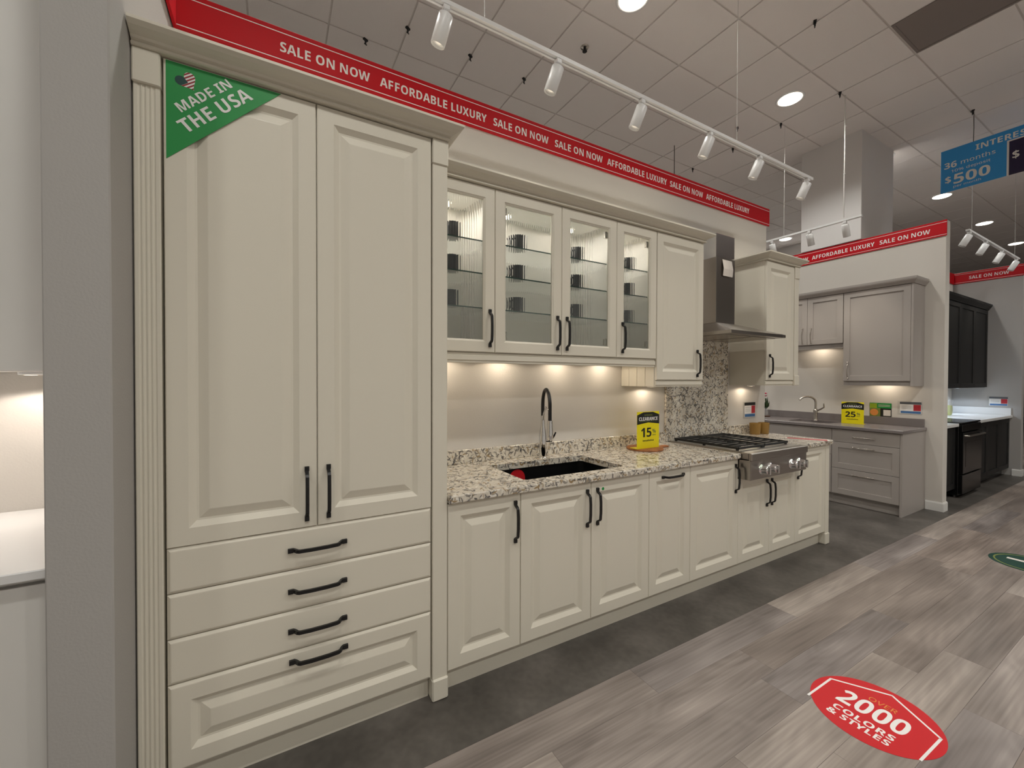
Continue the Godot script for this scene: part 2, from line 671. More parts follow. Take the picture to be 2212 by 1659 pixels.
func puck(x: float, y: float, z: float, label: String, energy: float, col := Color(1.0, 0.93, 0.83), cool := false, angle := 86.0, blend := 0.2) -> void:
	var t := thing("puck_light", label, "light", Vector3(x, y, z), 0.0, "small puck lights fitted in the cabinets")
	part(t, "housing", lathe(mb(), [Vector2(0.0, 0.0), Vector2(0.033, 0.0), Vector2(0.033, -0.009), Vector2(0.028, -0.011), Vector2(0.026, -0.010)], 20), M.white_metal)
	part(t, "lens", lathe(mb(), [Vector2(0.026, -0.0095), Vector2(0.015, -0.0115), Vector2(0.0, -0.012)], 20), M.cool_glow if cool else M.puck_glow)
	spot(t, Vector3(0, -0.014, 0), Vector3.DOWN, energy, col, angle, 0.02, blend)

# ------------------------------------------------------------------ setting
func proj(p: Vector3) -> Vector3:
	var v := p - CAM
	var d := v.dot(C_F)
	return Vector3(1106.0 + 892.26 * v.dot(C_R) / d, 829.5 - 892.26 * v.dot(C_U) / d, d)

func build_setting() -> void:
	# floor
	var fl := struct("floor", box(-7, 26, -0.16, -0.012, -9, 9, 0.0), M.dark_floor, "showroom floor of grey wood-look planks beside dark grey vinyl", "floor")
	var vf := mb()
	cbox(vf, Vector3(-3.2, -0.012, WZ - 0.12), Vector3(4.372, 0.0, 0.283), 0.0)
	cbox(vf, Vector3(4.372, -0.012, -2.6), Vector3(10.2, 0.0, 0.283), 0.0)
	part(fl, "vinyl_floor", vf, M.dark_floor, Vector3.ZERO, "dark grey mottled vinyl floor in front of the cabinets")
	var pw := 0.181
	var pl := 1.22
	var meshes: Mesh = cbox(mb(), Vector3(0, -0.012, 0), Vector3(pl - 0.0005, 0.0, pw - 0.0005), 0.0006).commit()
	rng.seed = 5
	for r in 10:
		var off := rng.randf() * pl
		for k in 12:
			var x := -1.6 + off + k * pl
			if x > 13.0:
				continue
			part(fl, "plank", meshes, M["plank_%d" % rng.randi_range(0, 5)], Vector3(x, 0, 0.2835 + r * pw))
	var rest := mb()
	cbox(rest, Vector3(-7, -0.012, 0.2835 + 10 * pw), Vector3(26, 0.0, 9), 0.0)
	cbox(rest, Vector3(13.0 + pl, -0.012, 0.2835), Vector3(26, 0.0, 0.2835 + 10 * pw), 0.0)
	cbox(rest, Vector3(-7, -0.012, 0.2835), Vector3(-1.62, 0.0, 0.2835 + 10 * pw), 0.0)
	cbox(rest, Vector3(-7, -0.012, -9), Vector3(26, 0.0, -2.6), 0.0)
	cbox(rest, Vector3(-7, -0.012, -2.6), Vector3(4.372, 0.0, WZ - 0.12), 0.0)
	cbox(rest, Vector3(-7, -0.012, WZ - 0.12), Vector3(-3.2, 0.0, 0.283), 0.0)
	cbox(rest, Vector3(10.2, -0.012, -2.6), Vector3(26, 0.0, 0.283), 0.0)
	var ro := part(fl, "plank_field", rest, M.plank_0)
	ro.set_meta("kind", "stuff")
	# ceiling: a slab, grid bars showing between lay-in tiles
	var ce := struct("ceiling", box(-7, 26, CEIL + 0.009, CEIL + 0.2, -9, 9, 0.0), M.grid_bar, "high suspended ceiling of square off-white lay-in tiles", "ceiling")
	var g := 0.6096
	var tm: Mesh = cbox(mb(), Vector3(0.0065, 0, 0.0065), Vector3(g - 0.0065, 0.009, g - 0.0065), 0.004).commit()
	var cells := []
	for i in range(-13, 41):
		for j in range(-12, 19):
			var x := 1.03 + i * g
			var z := -2.21 + j * g
			if x < -6.9 or x + g > 25.9 or z < -8.9 or z + g > 8.9:
				continue
			if i == 6 and (j == 4 or j == 5):
				continue
			var best := 1e9
			for cx in [0.0, g]:
				for cz in [0.0, g]:
					var q := proj(Vector3(x + cx, CEIL, z + cz))
					if q.z > 0.3 and q.x > -60 and q.x < 2272 and q.y > -60 and q.y < 640:
						best = minf(best, q.z)
			cells.append([best, x, z])
	cells.sort_custom(func(a, b): return a[0] < b[0])
	var st := mb()
	for k in cells.size():
		if k < 290 and cells[k][0] < 1e8:
			part(ce, "ceiling_tile", tm, M.ceiling_tile, Vector3(cells[k][1], CEIL, cells[k][2]))
		else:
			st.append_from(tm, 0, Transform3D(Basis.IDENTITY, Vector3(cells[k][1], CEIL, cells[k][2])))
	var so := part(ce, "ceiling_tile_field", st, M.ceiling_tile)
	so.set_meta("kind", "stuff")
	# outer shell
	struct("wall_north", box(-7, 26, 0, CEIL + 0.008, -9.15, -9.0, 0.0), M.wall, "far rear outer wall of the showroom", "wall")
	struct("wall_south", box(-7, 26, 0, CEIL + 0.008, 9.0, 9.15, 0.0), M.wall, "outer wall of the showroom behind the aisle", "wall")
	struct("wall_west", box(-7.15, -7, 0, CEIL + 0.008, -9, 9, 0.0), M.wall, "outer end wall of the showroom beyond the left bay", "wall")
	struct("wall_east", box(26, 26.15, 0, CEIL + 0.008, -9, 9, 0.0), M.wall, "outer end wall far down the aisle", "wall")
	# partition behind the cream cabinets, its stub, the greige bay, the dark bay
	struct("wall_back", box(-3.2, 4.372, 0, 3.19, WZ - 0.12, WZ, 0.003), M.wall, "tall beige partition wall behind the cream kitchen", "wall")
	struct("wall_left", box(-0.530, -0.394, 0, 3.19, WZ, 0.2, 0.004), M.grey_wall, "grey stub partition beside the tall pantry cabinet", "wall")
	struct("wall_right", box(6.33, 6.452, 0, 3.19, -3.6, 0.2, 0.003), M.wall, "partition wall carrying the greige kitchen", "wall")
	struct("wall_bay", box(6.452, 9.7, 0, 3.19, -0.66, -0.54, 0.0), M.wall, "partition behind the dark kitchen bay", "wall")
	struct("wall_end", box(9.7, 9.82, 0, 3.19, -0.66, 0.2, 0.003), M.grey_wall, "pale partition at the far end of the dark kitchen", "wall")
	struct("wall_bounce_aisle", box(-6.9, 14.0, 0, 3.19, 4.9, 5.02, 0.0), M.white_paint, "unseen white partition added across the aisle to bounce light", "wall")  # added out of view: bounces lamp light onto ceiling and cabinet fronts
	struct("wall_bounce_rear", box(-6.9, 5.4, 0, 3.0, -5.12, -5.0, 0.0), M.white_paint, "unseen white partition added behind the cream kitchen to bounce light upwards", "wall")  # unseen, added so the ceiling behind the partition gets more bounced light
	struct("wall_column", box(6.30, 7.25, 3.19, CEIL + 0.008, -1.22, -0.545, 0.004), M.column_grey, "square grey building column rising above the greige kitchen wall", "column")
	struct("wall_far", box(10.35, 10.5, 0, CEIL + 0.008, -7.5, -2.35, 0.0), M.column_grey, "grey wall seen far behind the column", "wall")
	# baseboards at the ends of the partitions
	var b1 := mb()
	mould(b1, [Vector2(6.452, 0.2), Vector2(6.33, 0.2), Vector2(6.33, 0.062)], [[0.0, 0.0], [0.012, 0.0], [0.012, 0.085], [0.006, 0.1], [0.0, 0.1]])
	struct("baseboard_right", b1, M.baseboard, "white baseboard at the end of the greige kitchen wall", "baseboard")
	var b2 := mb()
	mould(b2, [Vector2(9.82, 0.2), Vector2(9.7, 0.2), Vector2(9.7, 0.115)], [[0.0, 0.0], [0.012, 0.0], [0.012, 0.085], [0.006, 0.1], [0.0, 0.1]])
	struct("baseboard_end", b2, M.baseboard, "white baseboard at the foot of the farthest partition", "baseboard")
	# dark return-air panel in the ceiling
	var v := thing("ceiling_vent", "dark grey return-air panel set into the ceiling tiles", "vent", Vector3(4.69, CEIL, 0.229))
	part(v, "panel", box(0.03, 0.58, 0.005, 0.0088, 0.03, 1.19, 0.0), M.vent_dark)
	var fr := mb()
	cbox(fr, Vector3(0.008, 0, 0.008), Vector3(0.03, 0.0088, 1.211), 0.002)
	cbox(fr, Vector3(0.58, 0, 0.008), Vector3(0.602, 0.0088, 1.211), 0.002)
	cbox(fr, Vector3(0.03, 0, 0.008), Vector3(0.58, 0.0088, 0.03), 0.002)
	cbox(fr, Vector3(0.03, 0, 1.19), Vector3(0.58, 0.0088, 1.211), 0.002)
	part(v, "frame", fr, M.vent_dark)

# ------------------------------------------------------------------ cream kitchen
func add_handle(door: Node, h: Mesh, at: Vector3, turned := false) -> void:
	var o := part(door, "handle", h, M.black, at, "black bow pull")
	if turned:
		o.rotation.z = PI / 2

func cream_door(root: Node, x0: float, x1: float, y0: float, y1: float, hx: float, hy: float, H: Mesh, z := 0.0) -> MeshInstance3D:
	var d := part(root, "door", panel(x1 - x0, y1 - y0, 0.02, RAISED), M.cream, Vector3(x0, y0, z))
	if hx > -90.0:
		add_handle(d, H, Vector3(hx - x0, hy - y0, 0.0))
	return d

func fluted_post(w: float, h: float, d: float) -> SurfaceTool:
	var poly := PackedVector2Array()
	poly.append(Vector2(0, -d))
	poly.append(Vector2(w, -d))
	poly.append(Vector2(w, -0.003))
	poly.append(Vector2(w - 0.003, 0))
	var n := 4
	var pitch := (w - 0.02) / n
	for k in range(n - 1, -1, -1):
		var c := 0.01 + pitch * (k + 0.5)
		for i in 7:
			var a := PI * i / 6.0
			poly.append(Vector2(c + cos(a) * pitch * 0.36, -sin(a) * 0.0023))
	poly.append(Vector2(0.003, 0))
	poly.append(Vector2(0, -0.003))
	return prism(mb(), poly, 0.0, h, Transform3D(Basis(Vector3(1, 0, 0), Vector3(0, 0, 1), Vector3(0, 1, 0)), Vector3.ZERO))

const CROWN := [[-0.02, 2.4965], [0.006, 2.4965], [0.011, 2.4993], [0.011, 2.504], [0.005, 2.5064], [0.004, 2.5119], [0.013, 2.5166], [0.018, 2.523], [0.031, 2.5285], [0.045, 2.5364], [0.054, 2.5459], [0.056, 2.5482], [0.056, 2.5577], [-0.02, 2.5577]]

func build_pantry(H: Mesh) -> void:
	var t := thing("pantry_cabinet", "tall cream pantry cabinet with double doors over four drawers", "cabinet", Vector3(0.142, 0, 0))
	var b := mb()
	cbox(b, Vector3(-0.458, 0.1, -0.625), Vector3(0.458, 2.4965, -0.022), 0.001)
	part(t, "body", b, M.cream)
	part(t, "toe_kick", box(-0.458, 0.458, 0.0, 0.1, -0.6, -0.045, 0.001), M.cream)
	cream_door(t, -0.4565, -0.0015, 0.871, 2.493, -0.0365, 1.001, H)
	cream_door(t, 0.0015, 0.4565, 0.871, 2.493, 0.0395, 1.002, H)
	var ys := [[0.716, 0.868, 0.793], [0.562, 0.713, 0.638], [0.408, 0.559, 0.487]]
	for y in ys:
		var d := part(t, "drawer", panel(0.913, y[1] - y[0], 0.02, SLAB), M.cream, Vector3(-0.4565, y[0], 0))
		add_handle(d, H, Vector3(0.459, y[2] - y[0], 0), true)
	var d4 := part(t, "drawer", panel(0.913, 0.297, 0.02, [[0.0, -0.007], [0.009, -0.0005], [0.012, 0.0], [0.062, 0.0], [0.065, -0.002], [0.080, -0.013], [0.087, -0.0135], [0.116, -0.003], [0.119, -0.0025]]), M.cream, Vector3(-0.4565, 0.108, 0), "deep bottom drawer front with a raised panel")
	add_handle(d4, H, Vector3(0.462, 0.262, 0), true)
	# pilasters
	var pl := part(t, "pilaster", fluted_post(0.068, 2.4, 0.07), M.cream, Vector3(-0.5315, 0.0, 0.004), "fluted pilaster")
	part(pl, "cap_block", box(-0.002, 0.070, 2.386, 2.4965, -0.07, 0.008, 0.004), M.cream)
	part(pl, "plinth_block", box(-0.002, 0.070, 0.0, 0.098, -0.07, 0.008, 0.004), M.cream)
	var pr := part(t, "pilaster", box(0.4625, 0.5315, 0.0, 2.4, -0.62, 0.002, 0.0025), M.cream)
	part(pr, "cap_block", box(0.461, 0.534, 2.386, 2.4965, -0.62, 0.008, 0.004), M.cream)
	part(pr, "plinth_block", box(0.460, 0.535, 0.0, 0.098, -0.08, 0.010, 0.006), M.cream)
	var c := mb()
	mould(c, [Vector2(0.532, -0.222), Vector2(0.532, 0.008), Vector2(-0.5325, 0.008)], [[-0.02, 2.4965]] + CROWN.slice(1))
	cbox(c, Vector3(-0.53, 2.4965, -0.625), Vector3(0.512, 2.52, -0.012), 0.0)
	part(t, "crown_moulding", c, M.cream)

const RIB := 0.0011

func reeded(w: float, h: float) -> SurfaceTool:
	var st := mb()
	var n := int(round(w / 0.0135))
	var p := w / n
	var s := 8
	var pts := []
	for k in n:
		for i in s:
			var u := float(i) / s
			pts.append([(k + u) * p, RIB * sin(PI * u), atan(RIB * PI / p * cos(PI * u))])
	pts.append([w, 0.0, 0.0])
	for i in pts.size() - 1:
		var a: Array = pts[i]
		var b: Array = pts[i + 1]
		var na := Vector3(-sin(a[2]), 0, cos(a[2]))
		var tb: float = b[2] if (i + 1) % s != 0 else -atan(RIB * PI / p)
		var nb := Vector3(-sin(tb), 0, cos(tb))
		quad4(st, Vector3(a[0], 0, a[1]), Vector3(b[0], 0, b[1]), Vector3(b[0], h, b[1]), Vector3(a[0], h, a[1]), na, nb, nb, na)
		quad(st, Vector3(a[0], 0, a[1]), Vector3(b[0], 0, b[1]), Vector3(b[0], 0, -0.0025), Vector3(a[0], 0, -0.0025), Vector3.DOWN)
		quad(st, Vector3(a[0], h, a[1]), Vector3(b[0], h, b[1]), Vector3(b[0], h, -0.0025), Vector3(a[0], h, -0.0025), Vector3.UP)
	quad(st, Vector3(0, 0, -0.0025), Vector3(w, 0, -0.0025), Vector3(w, h, -0.0025), Vector3(0, h, -0.0025), Vector3(0, 0, -1))
	quad(st, Vector3(0, 0, -0.0025), Vector3(0, 0, 0), Vector3(0, h, 0), Vector3(0, h, -0.0025), Vector3.LEFT)
	quad(st, Vector3(w, 0, -0.0025), Vector3(w, 0, 0), Vector3(w, h, 0), Vector3(w, h, -0.0025), Vector3.RIGHT)
	return st

func glass_cabinet(x0: float, x1: float, doors: Array, label: String, H: Mesh) -> Node3D:
	var t := thing("glass_wall_cabinet", label, "cabinet", Vector3(x0, 0, 0))
	var w := x1 - x0
	var y0 := 1.585
	var y1 := 2.4965
	var zb := WZ + 0.002
	var zf := UZ - 0.021
	var b := mb()
	cbox(b, Vector3(0, y0, zb), Vector3(0.018, y1, zf), 0.0005)
	cbox(b, Vector3(w - 0.018, y0, zb), Vector3(w, y1, zf), 0.0005)
	cbox(b, Vector3(0.018, y0, zb), Vector3(w - 0.018, y0 + 0.02, zf), 0.0005)
	cbox(b, Vector3(0.018, y1 - 0.02, zb), Vector3(w - 0.018, y1, zf), 0.0005)
	cbox(b, Vector3(0.018, y0 + 0.02, zb), Vector3(w - 0.018, y1 - 0.02, zb + 0.01), 0.0005)
	part(t, "body", b, M.cream_inside)
	for y in [1.832, 2.024, 2.204]:
		var sh := part(t, "glass_shelf", box(0.019, w - 0.019, y, y + 0.007, zb + 0.012, zf - 0.022, 0.0), M.shelf_glass)
		part(sh, "shelf_edge", box(0.019, w - 0.019, y, y + 0.007, zf - 0.0218, zf - 0.0206, 0.0), M.shelf_edge, Vector3.ZERO, "dark green front edge of the glass")
	for d in doors:
		var dw: float = d[1] - d[0]
		var dh := 2.493 - 1.588
		var o := part(t, "door", panel(dw, dh, 0.02, GLASSED, true), M.cream, Vector3(d[0] - x0, 1.588, UZ))
		part(o, "reeded_glass", reeded(dw - 0.132, dh - 0.132), M.reeded_glass, Vector3(0.066, 0.066, -0.014), "ribbed clear glass pane")
		add_handle(o, H, Vector3(d[2] - d[0], 1.72 - 1.588, 0))
		var hs: float = 0.0 if d[2] > (d[0] + d[1]) * 0.5 else 1.0
		for yy in [0.1, dh - 0.1]:
			part(o, "hinge", box(lerpf(0.03, dw - 0.085, hs), lerpf(0.085, dw - 0.03, hs), yy - 0.022, yy + 0.022, -0.035, -0.021, 0.004), M.nickel)
	return t

func wall_cabinet(x0: float, x1: float, label: String, H: Mesh, hx: float, post: bool) -> void:
	var t := thing("wall_cabinet", label, "cabinet", Vector3(x0, 0, 0))
	var w := x1 - x0
	var zf := UZ - 0.021
	var dw := w - (0.078 if post else 0.0)
	part(t, "body", box(0, w, 1.39, 2.4965, WZ + 0.002, zf, 0.001), M.cream)
	var d := part(t, "door", panel(dw - 0.004, 2.493 - 1.438, 0.02, RAISED), M.cream, Vector3(0.002, 1.438, UZ))
	add_handle(d, H, Vector3(hx - x0 - 0.002, 1.564 - 1.438, 0))
	var r := mb()
	cbox(r, Vector3(0, 1.388, zf), Vector3(dw, 1.434, UZ - 0.012), 0.002)
	cbox(r, Vector3(0, 1.400, UZ - 0.012), Vector3(dw, 1.424, UZ - 0.006), 0.004)
	part(t, "light_rail", r, M.cream)
	# grooved side panel on the left flank
	for k in (0 if post else 4):
		var za := WZ + 0.003 + k * 0.0805
		part(t, "side_board", box(-0.004, 0.0, 1.389, 1.583, za, za + 0.0785, 0.0012), M.cream)
	if post:
		var p := part(t, "pilaster", box(dw + 0.004, w, 1.39, 2.4965, zf, UZ + 0.002, 0.002), M.cream)
		part(p, "cap_block", box(dw + 0.002, w + 0.004, 2.386, 2.4965, zf, UZ + 0.008, 0.004), M.cream)
		part(p, "base_block", box(dw + 0.002, w + 0.006, 1.388, 1.482, zf, UZ + 0.010, 0.004), M.cream)
		var c := mb()
		mould(c, [Vector2(w, WZ + 0.002), Vector2(w, UZ + 0.006), Vector2(-0.004, UZ + 0.006), Vector2(-0.004, WZ + 0.002)], CROWN)
		cbox(c, Vector3(0.02, 2.4965, WZ + 0.002), Vector3(w - 0.02, 2.52, UZ - 0.014), 0.0)
		part(t, "crown_moulding", c, M.cream)

func base_cabinet(called: String, x0: float, x1: float, label: String, H: Mesh, doors: Array) -> Node3D:
	var t := thing(called, label, "cabinet", Vector3(x0, 0, 0))
	part(t, "body", box(0.0005, x1 - x0 - 0.0005, 0.101, 0.874 if called != "sink_base_cabinet" else 0.64, WZ + 0.002, -0.021, 0.0008), M.cream)
	for d in doors:
		if d.size() > 4:
			var o := part(t, "door", panel(d[1] - d[0], 0.872 - 0.112, 0.02, RAISED), M.cream, Vector3(d[0] - x0, 0.112, 0), "pull-out front")
			add_handle(o, H, Vector3(d[2] - d[0], d[3] - 0.112, 0), true)
		else:
			cream_door(t, d[0] - x0, d[1] - x0, 0.112, 0.872, d[2] - x0, d[3], H)
	return t

func counter_piece(st: SurfaceTool, x0: float, x1: float, z0: float, z1: float, hole: Array = []) -> void:
	var y0 := 0.876
	var y1 := 0.914
	var r := 0.006
	if hole.is_empty():
		cbox(st, Vector3(x0, y0, z0), Vector3(x1, y1, z1), r)
		return
	# a slab with an opening, ring of quads between hole outline and outer rectangle
	var hp: PackedVector2Array = hole[0]
	var inner := hp.size()
	var outer := []
	for p in hp:
		# push each point out to the rectangle along its direction from the hole's middle
		var c: Vector2 = hole[1]
		var d: Vector2 = p - c
		var k := 1e9
		if absf(d.x) > 1e-6:
			k = minf(k, ((x1 - r if d.x > 0 else x0 + r) - c.x) / d.x)
		if absf(d.y) > 1e-6:
			k = minf(k, ((z1 - r if d.y > 0 else z0 + r) - c.y) / d.y)
		outer.append(c + d * k)
	# corners are kept because the hole outline has a point towards each of them
	for yy in [[y1, Vector3.UP], [y0, Vector3.DOWN]]:
		for i in inner:
			var m := (i + 1) % inner
			quad(st, Vector3(hp[i].x, yy[0], hp[i].y), Vector3(hp[m].x, yy[0], hp[m].y), Vector3(outer[m].x, yy[0], outer[m].y), Vector3(outer[i].x, yy[0], outer[i].y), yy[1])
	for i in inner:
		var m := (i + 1) % inner
		var mid := (hp[i] + hp[m]) * 0.5 - (hole[1] as Vector2)
		quad(st, Vector3(hp[i].x, y0, hp[i].y), Vector3(hp[m].x, y0, hp[m].y), Vector3(hp[m].x, y1, hp[m].y), Vector3(hp[i].x, y1, hp[i].y), Vector3(-mid.x, 0, -mid.y))
	# rim of the slab
	var rim := [Vector2(x0, z0), Vector2(x1, z0), Vector2(x1, z1), Vector2(x0, z1)]
	var rin := [Vector2(x0 + r, z0 + r), Vector2(x1 - r, z0 + r), Vector2(x1 - r, z1 - r), Vector2(x0 + r, z1 - r)]
	for i in 4:
		var m := (i + 1) % 4
		var h: Vector3 = [Vector3(0, 0, -1), Vector3.RIGHT, Vector3(0, 0, 1), Vector3.LEFT][i]
		quad(st, Vector3(rim[i].x, y0 + r, rim[i].y), Vector3(rim[m].x, y0 + r, rim[m].y), Vector3(rim[m].x, y1 - r, rim[m].y), Vector3(rim[i].x, y1 - r, rim[i].y), h)
		quad(st, Vector3(rim[i].x, y1 - r, rim[i].y), Vector3(rim[m].x, y1 - r, rim[m].y), Vector3(rin[m].x, y1, rin[m].y), Vector3(rin[i].x, y1, rin[i].y), h + Vector3.UP)
		quad(st, Vector3(rim[i].x, y0 + r, rim[i].y), Vector3(rim[m].x, y0 + r, rim[m].y), Vector3(rin[m].x, y0, rin[m].y), Vector3(rin[i].x, y0, rin[i].y), h + Vector3.DOWN)

func rounded_rect(x0: float, x1: float, z0: float, z1: float, r: float, toward: Array) -> PackedVector2Array:
	# outline with rounded corners; `toward` = outer corners of the slab, so that a vertex points at each
	var p := PackedVector2Array()
	var c := Vector2((x0 + x1) * 0.5, (z0 + z1) * 0.5)
	var cs := [[x1 - r, z1 - r, 0.0], [x0 + r, z1 - r, PI / 2], [x0 + r, z0 + r, PI], [x1 - r, z0 + r, PI * 1.5]]
	for q in cs:
		for i in 7:
			var a: float = q[2] + PI / 2 * i / 6.0
			p.append(Vector2(q[0] + cos(a) * r, q[1] + sin(a) * r))
	# add crossing points of the rays to the outer corners
	var extra := []
	for t in toward:
		var d: Vector2 = (t - c)
		for i in p.size():
			var hit = Geometry2D.segment_intersects_segment(c, c + d, p[i], p[(i + 1) % p.size()])
			if hit != null:
				extra.append(hit)
				break
	var all := []
	for v in p:
		all.append(v)
	for e in extra:
		all.append(e)
	all.sort_custom(func(a, b): return (a - c).angle() < (b - c).angle())
	return PackedVector2Array(all)

func build_cream() -> void:
	var H: Mesh = bow_handle(0.208).commit()
	build_pantry(H)
	# wall cabinets
	glass_cabinet(0.676, 1.0635, [[0.678, 1.062, 1.03]], "single-door cream glass cabinet next to the tall pantry", H)
	glass_cabinet(1.0635, 1.9765, [[1.065, 1.5215, 1.489], [1.5245, 1.975, 1.5605]], "double-door cream glass cabinet above the sink", H)
	glass_cabinet(1.9765, 2.3595, [[1.978, 2.358, 2.0265]], "single-door cream glass cabinet beside the solid-door cabinet", H)
	wall_cabinet(2.3635, 2.8835, "solid-door cream wall cabinet between the glass doors and the range hood", H, 2.809, false)
	wall_cabinet(3.757, 4.292, "solid-door cream end wall cabinet right of the range hood", H, 3.806, true)
	var c := mb()
	mould(c, [Vector2(2.8835, WZ + 0.002), Vector2(2.8835, UZ + 0.006), Vector2(0.677, UZ + 0.006)], CROWN)
	cbox(c, Vector3(0.68, 2.4968, WZ + 0.002), Vector3(2.86, 2.52, UZ - 0.015), 0.0)
	single("crown_moulding", c, M.cream, "cream crown moulding running over the glass-door cabinets", "moulding")
	var rl := mb()
	cbox(rl, Vector3(0.676, 1.529, UZ - 0.035), Vector3(2.358, 1.5845, UZ - 0.014), 0.002)
	cbox(rl, Vector3(0.676, 1.543, UZ - 0.014), Vector3(2.358, 1.572, UZ - 0.008), 0.004)
	single("light_rail", rl, M.cream, "cream light rail under the glass-door cabinets", "moulding")
	# base cabinets
	base_cabinet("base_cabinet", 0.676, 1.0615, "single-door cream base cabinet next to the pantry plinth", H, [[0.6775, 1.060, 1.029, 0.736]])
	base_cabinet("sink_base_cabinet", 1.0615, 1.9755, "double-door cream base cabinet under the black sink", H, [[1.063, 1.517, 1.487, 0.732], [1.520, 1.974, 1.560, 0.732]])
	base_cabinet("pull_out_cabinet", 1.9755, 2.3595, "narrow cream base cabinet with a horizontal pull at its top", H, [[1.977, 2.358, 2.188, 0.832, 1]])
	base_cabinet("base_cabinet", 2.3595, 2.8855, "single-door cream base cabinet just left of the rangetop", H, [[2.361, 2.884, 2.852, 0.735]])
	var rb := base_cabinet("range_base_cabinet", 2.8855, 3.668, "double-door cream base cabinet below the rangetop", H, [])
	# shorter doors that stop under the control panel
	for d in [[2.887, 3.2835, 3.252], [3.2865, 3.666, 3.321]]:
		var o := part(rb, "door", panel(d[1] - d[0], 0.726 - 0.112, 0.02, RAISED), M.cream, Vector3(d[0] - 2.8855, 0.112, 0))
		add_handle(o, H, Vector3(d[2] - d[0], 0.580 - 0.112, 0))
	var eb := base_cabinet("base_cabinet", 3.668, 4.238, "single-door cream end base cabinet right of the rangetop", H, [[3.6695, 4.168, 3.704, 0.735]])
	var ep := part(eb, "pilaster", box(4.1715 - 3.668, 4.2385 - 3.668, 0.0, 0.874, -0.6, 0.001, 0.002), M.cream)
	part(ep, "plinth_block", box(4.169 - 3.668, 4.2425 - 3.668, 0.0, 0.096, -0.06, 0.007, 0.005), M.cream)
	single("toe_kick", box(0.678, 4.166, 0.0, 0.099, -0.07, -0.046, 0.001), M.cream, "cream toe kick board under the cream base cabinets", "toe kick")
	# worktops
	var hx0 := 1.128
	var hx1 := 1.842
	var hz0 := -0.485
	var hz1 := -0.073
	var X0 := 0.676
	var X1 := 2.884
	var Z0 := WZ + 0.001
	var Z1 := 0.022
	var rr := 0.006
	var hole := rounded_rect(hx0, hx1, hz0, hz1, 0.02, [Vector2(X0 + rr, Z0 + rr), Vector2(X1 - rr, Z0 + rr), Vector2(X1 - rr, Z1 - rr), Vector2(X0 + rr, Z1 - rr)])
	var ct := thing("countertop", "speckled white and grey stone worktop with the sink cut-out", "countertop", Vector3.ZERO)
	var s1 := mb()
	counter_piece(s1, X0, X1, Z0, Z1, [hole, Vector2((hx0 + hx1) * 0.5, (hz0 + hz1) * 0.5)])
	part(ct, "slab", s1, M.granite)
	part(ct, "upstand", box(0.676, 2.855, 0.9142, 1.0, WZ + 0.001, WZ + 0.02, 0.002), M.granite, Vector3.ZERO, "low speckled stone upstand along the wall")
	var c2 := thing("countertop", "short speckled stone worktop at the end right of the rangetop", "countertop", Vector3.ZERO)
	part(c2, "slab", box(3.658, 4.262, 0.876, 0.914, WZ + 0.001, 0.022, 0.006), M.granite)
	part(c2, "upstand", box(3.717, 4.262, 0.9142, 1.0, WZ + 0.001, WZ + 0.02, 0.002), M.granite)
	single("stone_backsplash", box(2.858, 3.714, 0.9145, 1.90, WZ + 0.001, WZ + 0.021, 0.002), M.granite, "tall speckled stone slab on the wall behind the rangetop", "backsplash")
	# sink
	var sk := thing("kitchen_sink", "black composite undermount sink set in the speckled worktop", "sink", Vector3(1.485, 0.875, -0.284))
	var so := mb()
	var ring := func(k: float, y: float) -> Array:
		var a := []
		for v in rounded_rect(-0.372 + k, 0.372 - k, -0.216 + k, 0.216 - k, 0.045, []):
			a.append(Vector3(v.x, y, v.y))
		return a
	var lev := [ring.call(-0.012, 0.0), ring.call(0.0, 0.0), ring.call(0.004, -0.19), ring.call(0.02, -0.215)]
	for i in 3:
		var n: int = lev[i].size()
		for k in n:
			var m := (k + 1) % n
			var ctr: Vector3 = (lev[i][k] + lev[i][m]) * 0.5
			quad(so, lev[i][k], lev[i][m], lev[i + 1][m], lev[i + 1][k], Vector3.UP if i == 0 else Vector3(-ctr.x, 0.02, -ctr.z))
	for k in lev[3].size():
		tri(so, Vector3(0, -0.215, 0), lev[3][k], lev[3][(k + 1) % lev[3].size()], Vector3.UP)
	part(sk, "basin", so, M.sink_black)
	part(sk, "drain", lathe(mb(), [Vector2(0.0, -0.212), Vector2(0.03, -0.2105), Vector2(0.045, -0.213), Vector2(0.05, -0.2145)], 24), M.chrome)
	# red round sticker leaning in the left of the sink
	var rs := thing("round_sticker", "red round sticker inside the back wall of the black sink", "sticker", Vector3(1.335, 0.808, -0.4972))
	var dp := part(rs, "disc", prism(mb(), circle_poly(0.058, 36), -0.0006, 0.0006), M.floor_red)
	dp.rotation.x = -0.021
	build_faucet()

